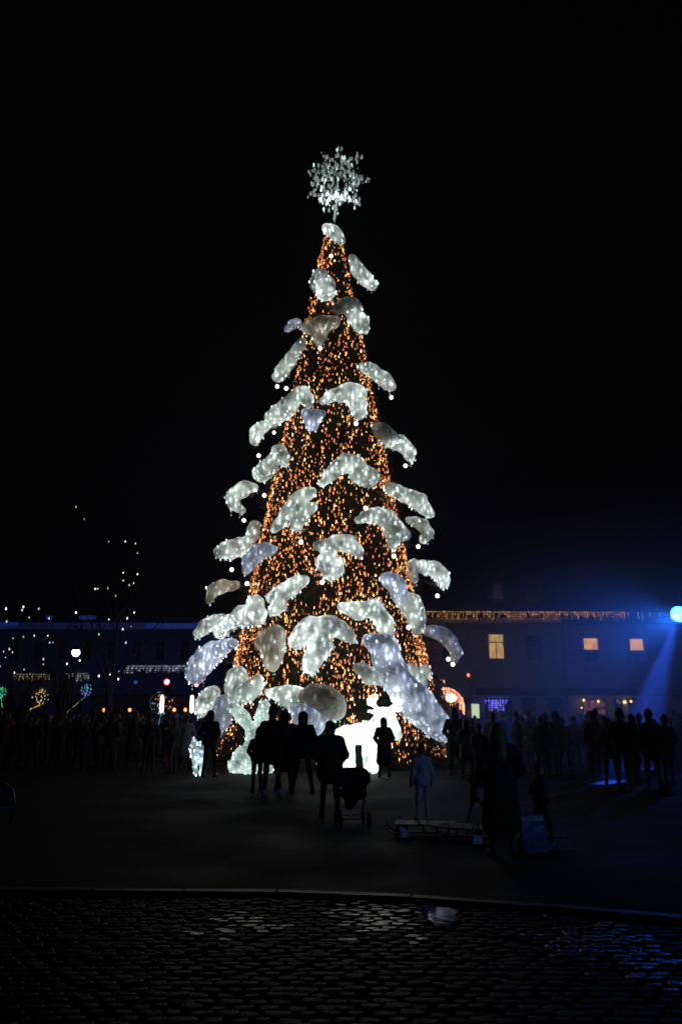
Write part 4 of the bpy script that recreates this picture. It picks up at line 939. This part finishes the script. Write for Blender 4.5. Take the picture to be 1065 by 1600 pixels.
# balloon holders come with the balloons; then the crowd
protos = []
for i, (c_, l_, h_, a_, ln) in enumerate((('black', 'black', 'beanie', 'pocket', .8), ('navy', 'jeans', 'hood', 'pocket', .75), ('brown', 'black', 'long', 'pocket', .5), ('black', 'jeans', 'short', 'phone', .8), ('green', 'black', 'beanie', 'down', .7), ('grey', 'black', 'hood', 'pocket', .6), ('red', 'black', 'long', 'down', .75))):
    protos.append([person((0, 0, 0), 1.72, 'x', coat=c_, legs=l_, head=h_, arms=a_, length=ln, vox=.034), False])
LOOK = ['person in black jacket and beanie', 'person in hooded navy jacket', 'long-haired person in long brown coat', 'bare-headed person lifting a phone', 'person in green jacket and beanie', 'person in hooded grey coat', 'long-haired person in dark red coat']
def put(k_, loc_, sc_, rz, lab, group):
    pr = protos[k_]
    if not pr[1]: r = pr[0]; pr[1] = True
    else:
        r = pr[0].copy(); COL.objects.link(r)
        for ch in pr[0].children:
            c = ch.copy(); COL.objects.link(c); c.parent = r
    r.location = loc_; r.scale = (sc_,)*3; r.rotation_euler.z = rz; r['label'] = LOOK[k_] + ', ' + lab; r['category'] = 'person'; r['group'] = group
    return r
taken = []
LAND = [(3, 'below the green balloon'), (64, 'below the amber balloon'), (110, 'below the white street lamp'), (168, 'by the taller bare tree'), (212, 'below the faint blue lamp'), (252, 'below the large balloon'), (285, 'near the column lamp'),
        (705, 'by the amber kiosk'), (742, 'by the light box sign'), (775, 'below the fully lit window'), (832, 'below the dark window'), (878, 'in line with the downpipe'), (922, 'below the left half-lit window'), (960, 'between the half-lit windows'), (995, 'below the right half-lit window'), (1055, 'under the blue stage light')]
def crowd(n, x0, x1, Y0, Y1, lab, group, wts):
    c = 0; tries = 0
    while c < n and tries < 4000:
        tries += 1; Y = random.uniform(Y0, Y1); x = random.uniform(x0, x1); p = Vector((at(x, 1120, Y).x, Y, 0))
        if (p - AX).length < 4.9 or any((p-q).length < .75 for q in taken): continue
        taken.append(p); lm = min(LAND, key=lambda q: abs(q[0]-x))[1]; row = 'front' if Y < 27 else 'middle' if Y < 36 else 'back'
        put(random.choices(range(7), wts)[0], p, random.uniform(.86, 1.04), random.gauss(0, .9), 'crowd ' + row + ', ' + lm, group); c += 1
for x, yf in ((326, 1214), (289, 1203), (712, 1212), (738, 1208), (751, 1222), (1052, 1206)): taken.append(ground(x, yf))
for x, Y in ((742, 58.8), (710, 40.4), (183, 47.6), (281, 46.6), (252, 36), (299, 36), (168, 36), (30, 33), (96, 30), (119, 42), (1063, 30)): taken.append(Vector((at(x, 1120, Y).x, Y, 0)))
crowd(118, 690, 1110, 22, 46, 'standing in the crowd right of the tree', 'crowd right of the tree', (5, 5, 3, 3, 3, 1.2, .6))
for i, (x, Y) in enumerate(((925, 21.5), (948, 20.2), (966, 18.6), (984, 20.8), (1012, 19.2), (1036, 20.5))):
    p = Vector((at(x, 1120, Y).x, Y, 0)); taken.append(p); put((0, 1, 3, 2, 4, 0)[i], p, (.98, .9, 1.02, .95, 1.0, .93)[i], (.2, -.4, .1, .6, -.2, .3)[i], ('first', 'second', 'third', 'fourth', 'fifth', 'sixth')[i] + ' from left where the blue beam lands', 'crowd right of the tree')
crowd(92, -40, 292, 24, 46, 'standing in the crowd left of the tree', 'crowd left of the tree', (5, 4, 3, 3, 3, .8, .3))
for pr in protos:
    if not pr[1]:
        for ch in list(pr[0].children): bpy.data.objects.remove(ch)
        bpy.data.objects.remove(pr[0])

# ------------------------------------------------------------------ LED balloons
M['film'] = bpy.data.materials.new('clear_balloon_film'); M['film'].use_nodes = True
t = M['film'].node_tree; b = t.nodes['Principled BSDF']; b.inputs['Roughness'].default_value = .05; b.inputs['Base Color'].default_value = (.8, .8, .85, 1)
tr_ = t.nodes.new('ShaderNodeBsdfTransparent'); mx = t.nodes.new('ShaderNodeMixShader'); fr = t.nodes.new('ShaderNodeFresnel'); fr.inputs[0].default_value = 1.08
fm_ = t.nodes.new('ShaderNodeMath'); fm_.operation = 'MULTIPLY'; fm_.inputs[1].default_value = .3; t.links.new(fr.outputs[0], fm_.inputs[0]); t.links.new(fm_.outputs[0], mx.inputs[0]); t.links.new(tr_.outputs[0], mx.inputs[1]); t.links.new(b.outputs[0], mx.inputs[2]); t.links.new(mx.outputs[0], t.nodes['Material Output'].inputs[0])
LC = {'blue': emit('led_blue', (.15, .3, 1.0), .9), 'cyan': emit('led_cyan', (.15, .8, 1.0), .6), 'green': emit('led_green', (.1, 1.0, .35), .6), 'violet': emit('led_violet', (.6, .3, 1.0), .6), 'amber': emit('led_amber', (1.0, .6, .15), .9), 'white': WHITE[1], 'pink': emit('led_pink', (1.0, .4, .5), 1.0)}
def balloon(x, y, rpx, Y, cols, stick_to, scol, lab):
    c = at(x, y, Y); e = at(*stick_to, Y); r = rpx*Y/F
    hb_ = e + Vector((0, -.05, -.25)); root = empty('led_balloon', hb_, lab, 'balloon')
    mb = MB(); mb.lathe([(.01, -r*1.08), (r*.45, -r*.92)] + [(r*math.cos(a), r*math.sin(a)) for a in np.linspace(-.9, 1.5, 9)] + [(.005, r)], 20, tuple(c-hb_)); mb.build('envelope', M['film'], root, True)
    mb = MB(); pts = []; n = 34
    for i in range(n):
        a = i*.9; ph = math.pi*(i+.5)/n; rr_ = r*random.uniform(.45, 1.03); pts.append(tuple(c - hb_ + Vector((math.cos(a)*math.sin(ph), math.sin(a)*math.sin(ph), math.cos(ph)))*rr_))
    ms = [LC[q] for q in cols]; bulbs(mb, pts, .013, .024, [int(3*(i/n)+random.random()) % len(ms) for i in range(n)]); mb.tube(pts, .003, 3, False, mi=len(ms)); tag(mb.build('led_string', ms + [M['wire']], root), kind='stuff')
    mb = MB(); s0 = c - hb_ - Vector((0, 0, r)); s1 = e - hb_; mb.tube([tuple(s0), tuple(s1), (0, 0, 0)], .008, 5); mb.build('stick', M['trim'], root)
    mb = MB(); ss = [LC[q] for q in scol]; bulbs(mb, [tuple(s0.lerp(s1, k_/9)) for k_ in range(10)], .011, .02, [k_ % len(ss) for k_ in range(10)], .6); tag(mb.build('stick_lights', ss, root), kind='stuff')
    # the holder: hand raised to the stick
    H = 1.55; s = H/1.75; rz = random.uniform(-.3, .3)
    hx, hy = .24*s, .22*s; off = Vector((hx*math.cos(rz)-hy*math.sin(rz), hx*math.sin(rz)+hy*math.cos(rz), 0)); gz = 1.75*s
    H2 = H * (hb_.z+.02)/gz if .6 < (hb_.z/gz) < 1.25 else H
    person((hb_.x-off.x, hb_.y-off.y, 0), H2, 'dark-clothed person holding up the ' + lab, rz=rz, arms='raise', head='hood', coat='black', vox=.034)
balloon(135, 1078, 9, 29, ['blue', 'cyan', 'violet'], (106, 1112), ['amber', 'white'], 'round balloon wound with blue and violet lights')
balloon(252, 1098, 17, 27.5, ['cyan', 'amber', 'white', 'green'], (247, 1140), ['cyan', 'green', 'blue'], 'large balloon with multicoloured lights and a green-lit stick')
balloon(64, 1088, 13, 28, ['amber', 'amber', 'white'], (48, 1108), ['amber'], 'balloon wound with amber lights')
balloon(3, 1082, 8, 28, ['green', 'green', 'cyan'], (4, 1104), ['green'], 'balloon with green lights cut by the left frame edge')

# ------------------------------------------------------------------ things near the camera
# pushchair
p = ground(550, 1290); pc = empty('pushchair', p, 'black pushchair with raised hood right of the dark green jacket', 'pushchair', rz=.15)
mb = MB()
for s_ in (-.24, .24): mb.tube([(s_, .35, .16), (s_, .05, .55), (s_, -.42, 1.0)], .014, 8); mb.tube([(s_, -.3, .16), (s_, .0, .55), (s_, .2, .62)], .014, 8)
mb.tube([(-.24, -.42, 1.0), (.24, -.42, 1.0)], .018, 8); mb.tube([(-.24, .35, .16), (.24, .35, .16)], .012, 6); mb.tube([(-.24, -.3, .16), (.24, -.3, .16)], .012, 6); mb.build('frame', M['black_metal'], pc)
sm = sdf_mesh('seat', [((-.13, -.15, .62), (.13, -.15, .62), .12, .12, 1), ((-.13, -.2, .62), (-.13, -.25, .85), .09, .08, 1), ((.13, -.2, .62), (.13, -.25, .85), .09, .08, 1), ((0, .1, .5), (0, .3, .36), .14, .1, 1)], .03, k=.08); sm.materials.append(M['black']); link('seat', sm, pc)
sm = sdf_mesh('hood', [((-.14, -.12, .92), (.14, -.12, .92), .20, .20, 1), ((-.14, .02, .9), (.14, .02, .9), .14, .14, 1)], .03, k=.08); sm.materials.append(M['black']); link('hood', sm, pc)
for wx in (-.27, .27):
    for wy, r in ((.35, .12), (-.3, .14)):
        mb = MB(); pts = [(wx, wy + r*math.cos(a), r + .0 + r*math.sin(a)*.92) for a in np.linspace(0, 2*math.pi, 17)]; mb.tube(pts, .02, 6, False)
        for k_ in range(5): a = k_*1.2566; mb.tube([(wx, wy, r), (wx, wy+r*.95*math.cos(a), r+r*.9*math.sin(a))], .006, 4)
        mb.build('wheel', M['black'], pc)
pc.scale = (.8, .8, .76)
# sledges
M['sledwood'] = mat('varnished_wood', (.28, .17, .08), .5, nscale=14, bump=.2)
def sledge(x, y, rz, lab, m):
    t = empty('sledge', ground(x, y), lab, 'sledge', rz=rz)
    for s_ in (-.17, .17): mb = MB(); mb.tube([(s_, -.45, .02), (s_, .35, .02), (s_, .48, .08), (s_, .52, .18)], .014, 6); [mb.tube([(s_, q, .02), (s_, q, .15)], .012, 6) for q in (-.35, 0, .3)]; mb.build('runner', M['steel'], t)
    for k_ in range(5): mb = MB(); xx = -.18+.09*k_; mb.box(xx-.032, xx+.032, -.45, .38, .155, .175); mb.build('slat', m, t)
sledge(661, 1306, 1.45, 'wooden sledge under the child in the snowsuit', M['sledwood'])
c6.location.z = .176; c6.location.y += .0
sledge(722, 1312, 1.0, 'pale sledge lying beside the child in the tan coat', M['pale'])
# paper bags and small things
def bag(x, y, w_, h_, d_, rz, lab, m):
    t = empty('carrier_bag', ground(x, y), lab, 'bag', rz=rz)
    mb = MB(); vs = []; NL = 7; NR = 16
    for l in range(NL+1):
        z = h_*l/NL; sx_ = w_/2*(1 - .12*l/NL); sy_ = d_/2*(1.05 - .7*(l/NL)**2)
        for q in range(NR):
            a_ = 2*math.pi*q/NR; c_, s1_ = math.cos(a_), math.sin(a_); f_ = 1/max(abs(c_), abs(s1_))**.75
            e_ = 1 + .22*noise.noise(Vector((c_*2+x, s1_*2, z*9)))
            vs.append((sx_*c_*f_*e_, sy_*s1_*f_*e_, z + (.03*noise.noise(Vector((c_*3, s1_*3+x, 2))) if l == NL else 0)))
    mb.add(vs, [(l*NR+q, l*NR+(q+1) % NR, (l+1)*NR+(q+1) % NR, (l+1)*NR+q) for l in range(NL) for q in range(NR)] + [tuple(range(NR))[::-1]]); mb.build('bag_body', m, t)
    for s_ in (-1, 1): mb = MB(); mb.tube([(-w_*.25, s_*d_*.18, h_-.03), (-w_*.15, s_*d_*.2, h_+.12), (w_*.15, s_*d_*.2, h_+.12), (w_*.25, s_*d_*.18, h_-.03)], .006, 5); mb.build('handle', m, t)
M['bluebag'] = mat('blue_bag', (.03, .09, .26), .4, nscale=8, namt=.25)
bag(832, 1331, .36, .42, .16, .3, 'blue carrier bag standing by the child in brown', M['bluebag'])
bag(868, 1326, .34, .12, .2, -.1, 'low grey bag right of the blue carrier bag', M['grey'])
bag(628, 1308, .16, .15, .12, .6, 'small pale bag left of the sledge', M['pale'])
bag(744, 1318, .14, .16, .12, .2, 'small pale blue bag beside the pale sledge', M['pale'])
# bike hoop at the left edge
p = ground(0, 1287); bh = empty('cycle_stand', (p.x-.25, p.y, 0), 'rounded steel cycle stand with blue plate at the left frame edge', 'cycle stand')
r_ = .30; hgt = at(0, 1222, p.y).z; xo = p.x - (p.x-.25); 
pts = [(-.25, 0, 0), (-.25, 0, hgt-.3)] + [(.0-.25*math.cos(a)+.0, 0, hgt-.3+.3*math.sin(a)) for a in np.linspace(.2, math.pi-.2, 10)] + [(.25, 0, hgt-.3), (.22, 0, 0)]
pts = [(q[0]*1.15+.16, q[1], q[2]) for q in pts]
mb = MB(); mb.tube(pts, .02, 10); mb.build('hoop', M['steel'], bh, True)
mb = MB(); mb.box(-.10, .42, -.006, .006, hgt-.36, hgt-.12); mb.build('plate', mat('blue_plate', (.03, .08, .4), .35, nscale=4), bh)

# ------------------------------------------------------------------ haze: damp night air
hz_ = MB(); hz_.box(-125, 125, -70, 130, -1.2, 40)
hm = bpy.data.materials.new('haze_air'); hm.use_nodes = True; t = hm.node_tree
t.nodes.remove(t.nodes['Principled BSDF']); v = t.nodes.new('ShaderNodeVolumePrincipled'); v.inputs['Color'].default_value = (.85, .9, 1, 1); v.inputs['Density'].default_value = .0012; v.inputs['Anisotropy'].default_value = .3
t.links.new(v.outputs[0], t.nodes['Material Output'].inputs['Volume'])
HZ = hz_.build('haze', hm); tag(HZ, kind='stuff')

# stage smoke drifting round the blue lamp, thinning out to nothing at its rim
ctr = at(1035, 1105, 26.0); sm = MB(); sm.lathe([(.01, -1)] + [(math.cos(a), math.sin(a)) for a in np.linspace(-1.35, 1.35, 12)] + [(.01, 1)], 24)
m = bpy.data.materials.new('stage_smoke'); m.use_nodes = True; t = m.node_tree; t.nodes.remove(t.nodes['Principled BSDF']); N = t.nodes; L = t.links
tc = N.new('ShaderNodeTexCoord'); ln = N.new('ShaderNodeVectorMath'); ln.operation = 'LENGTH'; L.new(tc.outputs['Object'], ln.inputs[0])
mr = N.new('ShaderNodeMapRange'); mr.interpolation_type = 'SMOOTHSTEP'; mr.inputs['From Min'].default_value = 0; mr.inputs['From Max'].default_value = .97; mr.inputs['To Min'].default_value = .052; mr.inputs['To Max'].default_value = 0
L.new(ln.outputs['Value'], mr.inputs['Value']); v = N.new('ShaderNodeVolumePrincipled'); v.inputs['Color'].default_value = (.9, .9, .9, 1); v.inputs['Anisotropy'].default_value = .2
L.new(mr.outputs[0], v.inputs['Density']); L.new(v.outputs[0], N['Material Output'].inputs['Volume'])
SM = sm.build('stage_smoke', m); SM.location = ctr; SM.scale = (10, 12, 8); tag(SM, 'thin drifting stage smoke around the blue lamp', 'smoke', kind='stuff')
